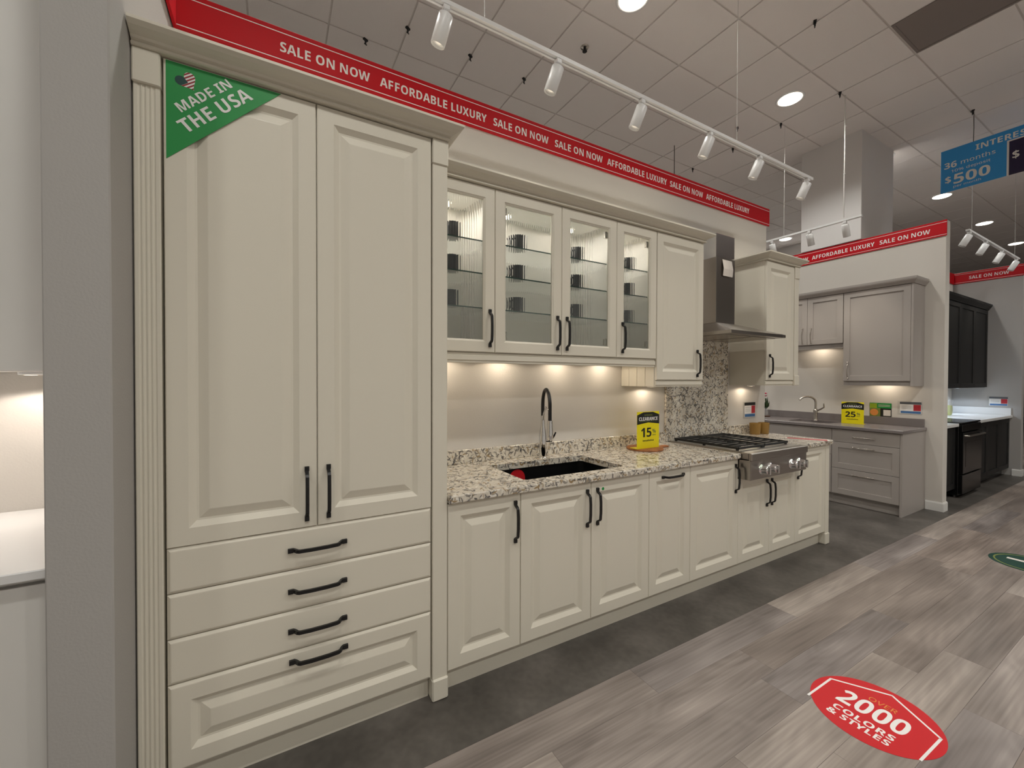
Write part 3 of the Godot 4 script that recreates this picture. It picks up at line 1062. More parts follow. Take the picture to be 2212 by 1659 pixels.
func build_faucet() -> void:
	var t := thing("kitchen_faucet", "tall chrome pull-down faucet with a black arched hose behind the sink", "faucet", Vector3(1.555, 0.9142, -0.535), -0.36)
	part(t, "base", lathe(mb(), [Vector2(0.0, 0.0), Vector2(0.030, 0.0), Vector2(0.030, 0.004), Vector2(0.024, 0.008), Vector2(0.021, 0.011)], 28), M.chrome)
	part(t, "body", lathe(mb(), [Vector2(0.0205, 0.011), Vector2(0.0225, 0.03), Vector2(0.0255, 0.09), Vector2(0.0255, 0.15), Vector2(0.021, 0.185), Vector2(0.014, 0.215), Vector2(0.0125, 0.27), Vector2(0.014, 0.275), Vector2(0.014, 0.283), Vector2(0.0, 0.283)], 28), M.chrome)
	var arc := []
	for i in 25:
		var a := PI * i / 24.0
		arc.append(Vector3(0, 0.355 + sin(a) * 0.105, 0.095 - cos(a) * 0.095))
	var pts := [Vector3(0, 0.278, 0), Vector3(0, 0.32, 0)] + arc + [Vector3(0, 0.30, 0.19), Vector3(0, 0.268, 0.19)]
	part(t, "hose", tube(mb(), pts, 0.0115, 14), M.black, Vector3.ZERO, "black arched hose")
	part(t, "spray_head", lathe(mb(), [Vector2(0.0, 0.268), Vector2(0.0155, 0.268), Vector2(0.017, 0.262), Vector2(0.0155, 0.256), Vector2(0.0175, 0.245), Vector2(0.0165, 0.235), Vector2(0.020, 0.2), Vector2(0.021, 0.16), Vector2(0.018, 0.142), Vector2(0.0, 0.140)], 22, Vector3(0, 0, 0.19)), M.chrome)
	part(t, "support_arm", tube(mb(), [Vector3(0, 0.24, 0.0), Vector3(0.0, 0.30, 0.03), Vector3(0, 0.345, 0.09), Vector3(0, 0.325, 0.15), Vector3(0, 0.262, 0.185)], 0.0055, 10), M.chrome)
	var lv := part(t, "lever", tube(mb(), [Vector3(0.02, 0.115, 0), Vector3(0.062, 0.115, 0)], 0.014, 16), M.chrome)
	part(lv, "lever_grip", tube(mb(), [Vector3(0.058, 0.118, 0.002), Vector3(0.075, 0.148, 0.012), Vector3(0.086, 0.172, 0.016)], 0.0075, 12, 0.005), M.black)

# ------------------------------------------------------------------ rangetop and hood
func build_range() -> void:
	var x0 := 2.890
	var x1 := 3.652
	var t := thing("gas_rangetop", "stainless steel gas rangetop with black grates and chrome knobs", "rangetop", Vector3(2.89, 0.73, 0.0))
	var w := x1 - x0
	var b := mb()
	cbox(b, Vector3(0, 0.0, 0.001), Vector3(w, 0.14, 0.085), 0.003)
	cbox(b, Vector3(0, 0.146, -0.585), Vector3(w, 0.192, 0.07), 0.002)
	part(t, "body", b, M.steel)
	part(t, "control_panel", box(0.004, w - 0.004, 0.004, 0.138, 0.085, 0.089, 0.001), M.steel)
	# bull-nose front rail
	part(t, "front_rail", box(-0.003, w + 0.003, 0.138, 0.194, 0.07, 0.098, 0.006), M.steel)
	part(t, "cooktop_tray", box(0.02, w - 0.02, 0.192, 0.1935, -0.57, 0.05, 0.0005), M.tray_steel)
	for gx in [[0.03, 0.352], [0.362, 0.69]]:
		var g := mb()
		var y0 := 0.206
		var y1 := 0.220
		for zz in [-0.57, -0.02]:
			cbox(g, Vector3(gx[0], y0 - 0.002, zz - 0.007), Vector3(gx[1], y1, zz + 0.007), 0.002)
		for xx in [gx[0], gx[1]]:
			cbox(g, Vector3(xx - 0.007, y0 - 0.002, -0.57), Vector3(xx + 0.007, y1, -0.02), 0.002)
		for k in 8:
			var z := -0.51 + k * 0.0615
			cbox(g, Vector3(gx[0], y0 + 0.003, z - 0.004), Vector3(gx[1], y1, z + 0.004), 0.0015)
		for zz in [-0.56, -0.30, -0.03]:
			for xx in [gx[0] + 0.004, gx[1] - 0.004]:
				cbox(g, Vector3(xx - 0.008, 0.1935, zz - 0.008), Vector3(xx + 0.008, y0, zz + 0.008), 0.001)
		part(t, "grate", g, M.iron, Vector3.ZERO, "black cast iron grate")
		for bz in [-0.43, -0.15]:
			var bu := part(t, "burner", lathe(mb(), [Vector2(0.0, 0.2045), Vector2(0.04, 0.204), Vector2(0.044, 0.200), Vector2(0.044, 0.1940), Vector2(0.055, 0.1936)], 24, Vector3((gx[0] + gx[1]) * 0.5, 0, bz)), M.iron)
	part(t, "centre_bar", box(0.3525, 0.3615, 0.204, 0.222, -0.57, -0.02, 0.002), M.steel)
	for k in 4:
		var kx: float = [0.13, 0.24, 0.53, 0.64][k]
		var kn := part(t, "knob", lathe(mb(), [Vector2(0.0, 0.0), Vector2(0.040, 0.0), Vector2(0.041, 0.005), Vector2(0.034, 0.010), Vector2(0.029, 0.016), Vector2(0.028, 0.046), Vector2(0.025, 0.051), Vector2(0.0, 0.052)], 28, Vector3(kx, 0.070, 0.089), Vector3(0, 0, 1)), M.chrome)
		part(kn, "knob_grip", box(kx - 0.007, kx + 0.007, 0.070 - 0.029, 0.070 + 0.029, 0.089 + 0.048, 0.089 + 0.066, 0.003), M.chrome)
	# hood
	var h := thing("range_hood", "stainless steel chimney range hood over the rangetop", "hood", Vector3(3.332, 1.79, WZ + 0.022))
	var d := 0.505
	var rim := mb()
	cbox(rim, Vector3(-0.377, 0.0, 0.0), Vector3(0.377, 0.027, d), 0.002)
	part(h, "rim", rim, M.steel)
	var cone := mb()
	var lo := [Vector3(-0.375, 0.027, 0.002), Vector3(0.375, 0.027, 0.002), Vector3(0.375, 0.027, d - 0.002), Vector3(-0.375, 0.027, d - 0.002)]
	var hi := [Vector3(-0.131, 0.130, 0.002), Vector3(0.131, 0.130, 0.002), Vector3(0.131, 0.130, 0.215), Vector3(-0.131, 0.130, 0.215)]
	for k in 4:
		var m := (k + 1) % 4
		quad(cone, lo[k], lo[m], hi[m], hi[k], [Vector3(0, 0, -1), Vector3.RIGHT, Vector3(0, 1, 1), Vector3.LEFT][k] + Vector3.UP * 0.3)
	quad(cone, hi[0], hi[1], hi[2], hi[3], Vector3.UP)
	part(h, "canopy", cone, M.steel)
	part(h, "chimney", box(-0.13, 0.13, 0.130, 0.68, 0.0, 0.213, 0.002), M.steel)
	part(h, "upper_chimney", box(-0.1265, 0.1265, 0.68, 0.878, 0.0, 0.2095, 0.002), M.polished_steel)
	for s in [-1, 1]:
		part(h, "filter", box(0.02 if s > 0 else -0.34, 0.34 if s > 0 else -0.02, -0.004, 0.0005, 0.06, 0.44, 0.001), M.nickel)
	part(h, "control_buttons", box(0.335, 0.372, 0.006, 0.021, d, d + 0.002, 0.0005), M.chrome)
	var tg := single("paper_tag", prism(mb(), PackedVector2Array([Vector2(-0.006, 0), Vector2(0.0, 0.06), Vector2(-0.012, 0.138), Vector2(-0.011, 0.1385), Vector2(0.0015, 0.06), Vector2(-0.0045, 0)]), -0.066, 0.066), M.paper, "small beige paper tag taped on the hood chimney", "tag", Vector3(3.345, 2.318, WZ + 0.250))
	tg.rotation.y = -PI / 2

# ------------------------------------------------------------------ printed things
func rect_poly(w: float, h: float) -> PackedVector2Array:
	return PackedVector2Array([Vector2(-w / 2, -h / 2), Vector2(w / 2, -h / 2), Vector2(w / 2, h / 2), Vector2(-w / 2, h / 2)])

func flat(p: Node, called: String, x0: float, x1: float, y0: float, y1: float, z: float, m: Material, th := 0.0006) -> MeshInstance3D:
	return part(p, called, box(x0, x1, y0, y1, z, z + th, 0.0), m)

func clearance_sign(at: Vector3, turn: float, number: String, label: String, w: float, h: float) -> void:
	var t := thing("clearance_sign", label, "sign", at, turn)
	# tent card: a standing front with a foot bent backwards
	var prof := mb()
	cbox(prof, Vector3(-w / 2, 0.003, -0.003), Vector3(w / 2, h, 0.0), 0.0005)
	cbox(prof, Vector3(-w / 2, 0.0, -0.07), Vector3(w / 2, 0.003, 0.0), 0.0005)
	part(t, "card", prof, M.yellow)
	var y1 := h * 0.985
	var hd := PackedVector2Array([Vector2(-w / 2, h * 0.655), Vector2(0, h * 0.705), Vector2(w / 2, h * 0.655), Vector2(w / 2, h * 0.91), Vector2(w * 0.22, y1), Vector2(-w * 0.22, y1), Vector2(-w / 2, h * 0.91)])
	part(t, "header", prism(mb(), hd, 0.0, 0.0006), M.print_black, Vector3.ZERO, "black header band with an angled lower edge")
	lettering(t, "CLEARANCE", w * 0.84, h * 0.095, Vector3(0, h * 0.805, 0.0006), M.print_white)
	lettering(t, "SPRING", w * 0.36, h * 0.04, Vector3(0, h * 0.905, 0.0006), M.print_olive)
	flat(t, "underline", -w * 0.4, w * 0.4, h * 0.735, h * 0.742, 0.0006, M.print_olive, 0.0003)
	lettering(t, number, w * 0.46, h * 0.25, Vector3(-w * 0.09, h * 0.435, 0.0), M.print_black)
	lettering(t, "%", w * 0.15, h * 0.115, Vector3(w * 0.265, h * 0.46, 0.0), M.print_olive)
	lettering(t, "OFF", w * 0.15, h * 0.035, Vector3(w * 0.265, h * 0.355, 0.0), M.print_olive)
	lettering(t, "installation", w * 0.5, h * 0.045, Vector3(0.0, h * 0.215, 0.0), M.print_black)

func info_card(at: Vector3, turn: float, w: float, h: float, top: Material, label: String) -> void:
	var t := thing("info_card", label, "sign", at, turn)
	part(t, "holder", box(-w * 0.62, w * 0.53, -0.01, h + 0.01, -0.004, -0.0012, 0.001), M.acrylic, Vector3.ZERO, "clear acrylic holder")
	part(t, "card", box(-w / 2, w / 2, 0, h, -0.0012, 0.0, 0.0), M.print_white)
	flat(t, "top_strip", -w / 2, w / 2, h * 0.80, h, 0.0, top)
	flat(t, "red_block", w * 0.14, w * 0.48, h * 0.26, h * 0.78, 0.0, M.print_red)
	for k in 3:
		flat(t, "text_line", -w * 0.42, w * 0.05, h * (0.42 + 0.11 * k), h * (0.435 + 0.11 * k), 0.0, M.print_grey, 0.0004)
	flat(t, "bottom_strip", -w * 0.46, w * 0.48, 0.004, h * 0.22, 0.0, M.print_blue)

func sale_text(p: Node, kind: int, u0: float, u1: float, y: float, at_z: float) -> void:
	lettering(p, "SALE ON NOW" if kind == 0 else "AFFORDABLE LUXURY", u1 - u0, 0.049, Vector3((u0 + u1) * 0.5, y, at_z), M.print_white)

func banner(called_label: String, at: Vector3, turn: float, u0: float, u1: float, words: Array) -> Node3D:
	var t := thing("sale_banner", called_label, "banner", at, turn)
	part(t, "panel", box(u0, u1, 3.014, 3.186, 0.0, 0.012, 0.001), M.banner_red)
	flat(t, "stripe", u0, u1, 3.0275, 3.0315, 0.012, M.print_white)
	flat(t, "stripe", u0, u1, 3.1595, 3.1635, 0.012, M.print_white)
	for q in words:
		sale_text(t, q[0], q[1], q[2], 3.0925, 0.012)
	return t

func build_banners() -> void:
	var b := banner("long red sale banner along the wall top above the cream kitchen", Vector3(0, 0, WZ + 0.001), 0.0, -0.389, 4.402, [[0, 0.029, 0.459], [1, 0.513, 1.173], [0, 1.222, 1.65], [0, 1.705, 2.145], [1, 2.191, 2.855], [0, 2.895, 3.33], [1, 3.376, 4.043]])
	part(b, "corner_return", box(-0.389, -0.377, 3.014, 3.186, 0.013, 0.82, 0.001), M.banner_red)
	banner("red sale banner on the wall above the greige kitchen", Vector3(6.329, 0, 0), -PI / 2, -3.4, 0.206, [[0, -1.56, -1.135], [1, -1.09, -0.417], [0, -0.368, 0.074], [1, -2.27, -1.61]])
	var b3 := banner("red sale banner on the farthest partition by the dark kitchen", Vector3(9.699, 0, 0), -PI / 2, -0.538, 0.206, [[0, -0.36, 0.06]])
	part(b3, "corner_return", box(-0.538, -0.526, 3.014, 3.186, 0.012, 2.6, 0.001), M.banner_red)
	# green corner sticker on the pantry door
	var t := thing("corner_sticker", "green triangular corner sign reading Made in the USA on the pantry door", "sign", Vector3(-0.307, 2.488, 0.0012))
	part(t, "sheet", prism(mb(), PackedVector2Array([Vector2(0, 0), Vector2(0, -0.323), Vector2(0.331, 0)]), -0.0006, 0.0006), M.sign_green)
	var e := Basis(Vector3(0, 0, 1), deg_to_rad(43.0))
	lettering(t, "MADE IN", 0.195, 0.030, Vector3(0.102, -0.083, 0.0006), M.print_white, e)
	lettering(t, "THE USA", 0.262, 0.042, Vector3(0.135, -0.122, 0.0006), M.print_white, e)
	# heart with stars and stripes
	var heart := PackedVector2Array()
	for k in 40:
		var a := TAU * k / 40.0
		heart.append(Vector2(16.0 * pow(sin(a), 3), 13.0 * cos(a) - 5.0 * cos(2 * a) - 2.0 * cos(3 * a) - cos(4 * a)) * 0.0019)
	var hx := Transform3D(Basis(Vector3(0, 0, 1), deg_to_rad(38.0)), Vector3(0.055, -0.052, 0))
	part(t, "heart", prism(mb(), heart, 0.0006, 0.0010, hx), M.print_white)
	for k in 6:
		var y0 := 0.021 - k * 0.0092
		var band := Geometry2D.intersect_polygons(heart, PackedVector2Array([Vector2(-0.05, y0 - 0.0045), Vector2(0.05, y0 - 0.0045), Vector2(0.05, y0), Vector2(-0.05, y0)]))
		for q in band:
			part(t, "stripe", prism(mb(), q, 0.0010, 0.0012, hx), M.flag_red)
	for q in Geometry2D.intersect_polygons(heart, PackedVector2Array([Vector2(-0.05, -0.006), Vector2(0.0, -0.006), Vector2(0.0, 0.04), Vector2(-0.05, 0.04)])):
		part(t, "star_field", prism(mb(), q, 0.0012, 0.0014, hx), M.flag_blue)
	# signs on the worktops
	var bd := thing("cutting_board", "round wooden serving board with a handle under the yellow sign", "board", Vector3(2.425, 0.9142, -0.445), -0.05)
	part(bd, "board", lathe(mb(), [Vector2(0.0, 0.0), Vector2(0.13, 0.0), Vector2(0.134, 0.004), Vector2(0.134, 0.013), Vector2(0.130, 0.016), Vector2(0.0, 0.016)], 44), M.board_wood)
	part(bd, "handle", box(0.12, 0.235, 0.001, 0.015, -0.02, 0.02, 0.005), M.board_wood)
	clearance_sign(Vector3(2.405, 0.9305, -0.395), 0.0, "15", "yellow 15 percent clearance sign standing on the round board", 0.232, 0.272)
	clearance_sign(Vector3(6.02, 0.9146, -0.505), -PI / 2 + 0.1, "25", "yellow 25 percent clearance sign on the grey worktop", 0.215, 0.262)
	info_card(Vector3(4.10, 1.07, WZ + 0.005), 0.0, 0.185, 0.145, M.print_black, "small info card with a black strip on the wall right of the rangetop")
	info_card(Vector3(6.325, 1.055, -0.072), -PI / 2, 0.185, 0.135, M.print_grey, "info card with a grey strip on the wall above the grey worktop")
	info_card(Vector3(9.695, 1.05, -0.03), -PI / 2, 0.19, 0.135, M.print_grey, "info card on the pale wall at the end of the dark kitchen")
	var g := thing("product_card", "green and dark product card leaning on the wall of the greige kitchen", "sign", Vector3(6.325, 1.0045, -0.343), -PI / 2)
	var w := 0.205
	var h := 0.16
	part(g, "card", box(-w / 2, w / 2, 0, h, -0.003, 0.0, 0.0), M.print_black)
	flat(g, "green_band", -w / 2, w / 2, h * 0.62, h, 0.0, M.sign_green)
	flat(g, "lime_band", -w / 2, -w * 0.16, h * 0.62, h * 0.96, 0.0006, M.print_lime)
	flat(g, "lime_field", -w / 2, 0.0, 0, h * 0.62, 0.0, M.print_olive)
	part(g, "orange_badge", prism(mb(), circle_poly(0.040, 28), 0.0006, 0.0012), M.print_orange, Vector3(-w * 0.29, h * 0.3, 0))
	flat(g, "white_field", w * 0.14, w * 0.47, h * 0.06, h * 0.5, 0.0, M.paper)
	for k in 2:
		flat(g, "text_line", -w * 0.1, w * 0.44, h * (0.74 + 0.1 * k), h * (0.775 + 0.1 * k), 0.0006, M.paper, 0.0004)
	# hanging blue sign
	var s := thing("hanging_sign", "large blue financing sign hanging from the ceiling on wires", "sign", Vector3(7.0, 0, 0), -PI / 2)
	part(s, "panel", box(-0.02, 1.5, 3.695, 4.195, -0.005, 0.005, 0.001), M.sign_blue)
	flat(s, "white_frame", 0.50, 1.10, 3.692, 4.075, 0.005, M.print_white)
	flat(s, "dark_panel", 0.516, 1.084, 3.692, 4.060, 0.0056, M.sign_violet)
	lettering(s, "INTEREST", 0.42, 0.062, Vector3(0.475, 4.118, 0.005), M.print_white)
	lettering(s, "36", 0.105, 0.072, Vector3(0.062, 4.005, 0.005), M.print_white)
	lettering(s, "months", 0.27, 0.05, Vector3(0.283, 4.005, 0.005), M.print_white, Basis.IDENTITY, plainfont)
	lettering(s, "10% deposit", 0.31, 0.042, Vector3(0.225, 3.923, 0.005), M.print_white, Basis.IDENTITY, plainfont)
	lettering(s, "$", 0.05, 0.085, Vector3(0.044, 3.835, 0.005), M.print_white)
	lettering(s, "500", 0.29, 0.115, Vector3(0.235, 3.825, 0.005), M.print_white)
	lettering(s, "per month", 0.22, 0.036, Vector3(0.20, 3.737, 0.005), M.print_white, Basis.IDENTITY, plainfont)
	lettering(s, "$", 0.05, 0.09, Vector3(0.565, 3.90, 0.0062), M.print_white)
	for u in [0.245, 1.25]:
		part(s, "hanging_wire", tube(mb(), [Vector3(u, 4.19, 0), Vector3(u + 0.003, 4.36, 0), Vector3(u, CEIL + 0.004, 0)], 0.0035, 6), M.wire)
	# round stickers on the floor
	var r := thing("floor_sticker", "red round floor sticker reading over 2000 colors and styles", "sticker", Vector3(2.242, 0.0004, 1.003))
	# local x -> world +z (reading direction), local y -> world +x (up of the print)
	var fb := Basis(Vector3(0, 0, 1), Vector3(1, 0, 0), Vector3(0, 1, 0))
	part(r, "disc", prism(mb(), circle_poly(0.222, 64), 0.0, 0.0006, Transform3D(fb, Vector3.ZERO)), M.floor_red)
	var roof := [Vector2(-0.192, -0.131), Vector2(-0.190, 0.077), Vector2(0.0, 0.195), Vector2(0.191, 0.072), Vector2(0.185, -0.125)]
	var ln := mb()
	for k in 4:
		var a: Vector2 = roof[k]
		var bq: Vector2 = roof[k + 1]
		var dd := (bq - a).normalized() * 0.003
		var nn := Vector2(-dd.y, dd.x) * 1.5
		prism(ln, PackedVector2Array([a - dd - nn, bq + dd - nn, bq + dd + nn, a - dd + nn]), 0.0006, 0.0010, Transform3D(fb, Vector3.ZERO))
	part(r, "white_outline", ln, M.print_white)
	lettering(r, "2000", 0.236, 0.112, fb * Vector3(-0.004, 0.006, 0.0006), M.print_white, fb)
	lettering(r, "OVER", 0.098, 0.030, fb * Vector3(0.003, 0.087, 0.0006), M.print_orange, fb, plainfont)
	lettering(r, "COLORS", 0.208, 0.036, fb * Vector3(-0.004, -0.096, 0.0006), M.print_white, fb)
	lettering(r, "& STYLES", 0.212, 0.034, fb * Vector3(-0.007, -0.142, 0.0006), M.print_white, fb)
	var gs := thing("floor_sticker", "dark green round floor sticker lying farther down the aisle", "sticker", Vector3(5.13, 0.0004, 0.995))
	part(gs, "disc", prism(mb(), circle_poly(0.222, 64), 0.0, 0.0006, Transform3D(fb, Vector3.ZERO)), M.floor_green)
	var ol := mb()
	var ra := []
	for k in 41:
		ra.append(TAU * k / 40.0)
	for k in 40:
		prism(ol, PackedVector2Array([Vector2(cos(ra[k]), sin(ra[k])) * 0.196, Vector2(cos(ra[k + 1]), sin(ra[k + 1])) * 0.196, Vector2(cos(ra[k + 1]), sin(ra[k + 1])) * 0.186, Vector2(cos(ra[k]), sin(ra[k])) * 0.186]), 0.0006, 0.0010, Transform3D(fb, Vector3.ZERO))
	part(gs, "ring", ol, M.print_olive)
	flat_floor(gs, "white_band", -0.13, 0.13, 0.012, 0.052, fb)

func flat_floor(p: Node, called: String, u0: float, u1: float, v0: float, v1: float, fb: Basis) -> void:
	part(p, called, prism(mb(), PackedVector2Array([Vector2(u0, v0), Vector2(u1, v0), Vector2(u1, v1), Vector2(u0, v1)]), 0.0006, 0.0010, Transform3D(fb, Vector3.ZERO)), M.paper)

# ------------------------------------------------------------------ greige bay (faces -x); local x = world z, local z = -world x
func build_greige() -> void:
	var nk: Mesh = nickel_handle(0.19).commit()
	var turn := -PI / 2
	# base run, door faces at x = 5.68
	var at := Vector3(5.68, 0, 0)
	var dr := thing("drawer_cabinet", "greige base cabinet with three drawers and an end panel", "cabinet", at, turn)
	part(dr, "body", box(-0.575, 0.038, 0.108, 0.874, -0.645, -0.021, 0.001), M.greige)
	for q in [[0.726, 0.870, SLAB_SH, 0.793], [0.420, 0.722, SHAKER, 0.676], [0.122, 0.416, SHAKER, 0.362]]:
		var d := part(dr, "drawer", panel(0.609, q[1] - q[0], 0.02, q[2]), M.greige, Vector3(-0.573, q[0], 0))
		var hd := part(d, "handle", nk, M.nickel, Vector3(0.30, q[3] - q[0], 0), "nickel arched pull")
		hd.rotation.z = PI / 2
	part(dr, "end_panel", box(0.038, 0.058, 0.0, 0.874, -0.645, 0.002, 0.001), M.greige)
	part(dr, "toe_kick", box(-0.575, 0.038, 0.0, 0.106, -0.08, -0.065, 0.001), M.greige)
	var sb := thing("sink_base_cabinet", "greige base cabinet with a plain apron under the grey worktop sink", "cabinet", at, turn)
	part(sb, "body", box(-1.9, -0.5755, 0.108, 0.66, -0.645, -0.021, 0.001), M.greige)
	part(sb, "apron", panel(1.32, 0.30, 0.02, SLAB_SH), M.greige, Vector3(-1.897, 0.570, 0))
	for k in 2:
		part(sb, "door", panel(0.657, 0.444, 0.02, SHAKER), M.greige, Vector3(-1.897 + k * 0.661, 0.122, 0))
	part(sb, "toe_kick", box(-1.9, -0.5755, 0.0, 0.106, -0.08, -0.065, 0.001), M.greige)
	var ct := thing("countertop", "grey stone worktop on the greige cabinets", "countertop", at, turn)
	var cs := mb()
	var hole := rounded_rect(-1.13, -0.66, -0.50, -0.13, 0.04, [Vector2(-1.9 + 0.006, -0.648 + 0.006), Vector2(0.068 - 0.006, -0.648 + 0.006), Vector2(0.068 - 0.006, 0.03 - 0.006), Vector2(-1.9 + 0.006, 0.03 - 0.006)])
	counter_piece(cs, -1.9, 0.068, -0.648, 0.03, [hole, Vector2(-0.895, -0.315)])
	part(ct, "slab", cs, M.grey_stone)
	part(ct, "upstand", box(-1.9, 0.05, 0.9142, 1.003, -0.648, -0.628, 0.002), M.grey_stone)
	var sk := thing("kitchen_sink", "dark grey sink sunk into the grey worktop", "sink", Vector3(5.68 + 0.315, 0.875, -0.895), turn)
	var so := mb()
	for s in [-1, 1]:
		cbox(so, Vector3(s * 0.245 - 0.006, -0.18, -0.2), Vector3(s * 0.245 + 0.006, 0.0, 0.2), 0.002)
		cbox(so, Vector3(-0.245, -0.18, s * 0.195 - 0.006), Vector3(0.245, 0.0, s * 0.195 + 0.006), 0.002)
	cbox(so, Vector3(-0.245, -0.19, -0.195), Vector3(0.245, -0.18, 0.195), 0.001)
	part(sk, "basin", so, M.vent_dark)
	part(sk, "drain", lathe(mb(), [Vector2(0.0, -0.178), Vector2(0.04, -0.1785), Vector2(0.045, -0.1795)], 18), M.chrome)
	# faucet
	var f := thing("kitchen_faucet", "brushed nickel gooseneck faucet on the grey worktop", "faucet", Vector3(6.12, 0.9142, -0.94), turn)
	part(f, "body", lathe(mb(), [Vector2(0.0, 0.0), Vector2(0.03, 0.0), Vector2(0.026, 0.01), Vector2(0.023, 0.02), Vector2(0.023, 0.09), Vector2(0.026, 0.12), Vector2(0.02, 0.15), Vector2(0.0, 0.152)], 20), M.nickel)
	var arc := [Vector3(0, 0.10, 0), Vector3(0, 0.22, 0)]
	for i in 15:
		var a := PI * 0.86 * i / 14.0
		arc.append(Vector3(-0.06 * (1.0 - cos(a)) * 0.9, 0.235 + sin(a) * 0.075, 0.095 - 0.095 * cos(a)) if i > 0 else Vector3(0, 0.24, 0))
	part(f, "spout", tube(mb(), arc, 0.0125, 12), M.nickel)
	part(f, "lever", tube(mb(), [Vector3(0.0, 0.118, 0.0), Vector3(0.06, 0.15, 0.0), Vector3(0.095, 0.175, 0.0), Vector3(0.092, 0.225, 0.0)], 0.012, 12, 0.007), M.nickel)
	# uppers, door faces at x = 6.0
	var ua := Vector3(6.0, 0, 0)
	var u1 := thing("wall_cabinet", "short double-door greige wall cabinet above the grey sink", "cabinet", ua, turn)
	part(u1, "body", box(-1.385, -0.601, 1.892, 2.4965, -0.328, -0.021, 0.001), M.greige)
	for q in [[-1.382, -0.994, -1.045], [-0.991, -0.604, -0.946]]:
		var d := part(u1, "door", panel(q[1] - q[0], 0.600, 0.02, SHAKER), M.greige, Vector3(q[0], 1.893, 0))
		part(d, "handle", nk, M.nickel, Vector3(q[2] - q[0], 2.012 - 1.893, 0))
	part(u1, "light_rail", box(-1.385, -0.601, 1.832, 1.8915, -0.05, -0.024, 0.002), M.greige)
	var u2 := thing("wall_cabinet", "tall single-door greige wall cabinet with an end panel", "cabinet", ua, turn)
	part(u2, "body", box(-0.6, 0.018, 1.431, 2.4965, -0.328, -0.021, 0.001), M.greige)
	var d2 := part(u2, "door", panel(0.613, 1.062, 0.02, SHAKER), M.greige, Vector3(-0.597, 1.431, 0))
	part(d2, "handle", nk, M.nickel, Vector3(0.048, 1.556 - 1.431, 0))
	part(u2, "light_rail", box(-0.6, 0.018, 1.378, 1.4305, -0.05, -0.024, 0.002), M.greige)
	part(u2, "end_panel", box(0.018, 0.037, 1.374, 2.4965, -0.328, 0.002, 0.001), M.greige)
	var c := mb()
	mould(c, [Vector2(0.037, -0.328), Vector2(0.037, 0.003), Vector2(-1.385, 0.003)], [[-0.02, 2.497], [0.008, 2.497], [0.012, 2.505], [0.03, 2.532], [0.034, 2.545], [0.034, 2.566], [-0.02, 2.566]])
	cbox(c, Vector3(-1.38, 2.497, -0.326), Vector3(0.018, 2.515, -0.016), 0.0)
	var cm := single("crown_moulding", c, M.greige, "greige crown moulding on top of the greige wall cabinets", "moulding", ua)
	cm.rotation.y = turn
	# flower in a vase
	var v := thing("flower_vase", "pink flower in a small glass vase on the grey worktop", "plant", Vector3(6.12, 0.9142, -1.57))
	part(v, "tray", lathe(mb(), [Vector2(0.0, 0.0), Vector2(0.055, 0.0), Vector2(0.06, 0.012), Vector2(0.0, 0.013)], 20), M.brown)
	part(v, "vase", lathe(mb(), [Vector2(0.0, 0.013), Vector2(0.03, 0.014), Vector2(0.036, 0.05), Vector2(0.022, 0.10), Vector2(0.028, 0.13), Vector2(0.025, 0.13), Vector2(0.019, 0.10), Vector2(0.032, 0.05), Vector2(0.0, 0.02)], 20), M.acrylic)
	var lf := mb()
	rng.seed = 9
	for k in 9:
		var a := rng.randf() * TAU
		var tip := Vector3(cos(a) * 0.05, 0.20 + rng.randf() * 0.10, sin(a) * 0.05)
		var mid := Vector3(cos(a) * 0.035, 0.15, sin(a) * 0.035)
		var sd := Vector3(-sin(a), 0, cos(a)) * 0.02
		quad(lf, Vector3(0, 0.10, 0), mid + sd, tip, mid - sd, Vector3.UP)
		tube(lf, [Vector3(0, 0.03, 0), Vector3(0, 0.12, 0), Vector3(cos(a) * 0.01, 0.26, sin(a) * 0.01)], 0.002, 5)
	part(v, "leaves", lf, M.leaf)
	var fl := mb()
	for k in 4:
		var cc := Vector3(rng.randf_range(-0.025, 0.03), 0.285 + rng.randf() * 0.06, rng.randf_range(-0.025, 0.03))
		for j in 6:
			var a := TAU * j / 6.0
			var e := Vector3(cos(a), 0.5, sin(a))
			var sd := Vector3(-sin(a), 0, cos(a)) * 0.012
			quad(fl, cc, cc + e * 0.018 + sd, cc + e * 0.03, cc + e * 0.018 - sd, Vector3.UP)
	part(v, "blossom", fl, M.petal)
	puck(6.19, 1.8915, -0.955, "small puck light under the short greige wall cabinet", 0.07)
	puck(6.19, 1.4305, -0.285, "small puck light under the tall greige wall cabinet", 0.07)

const SLAB_SH := [[0.0, -0.0015], [0.0015, 0.0]]

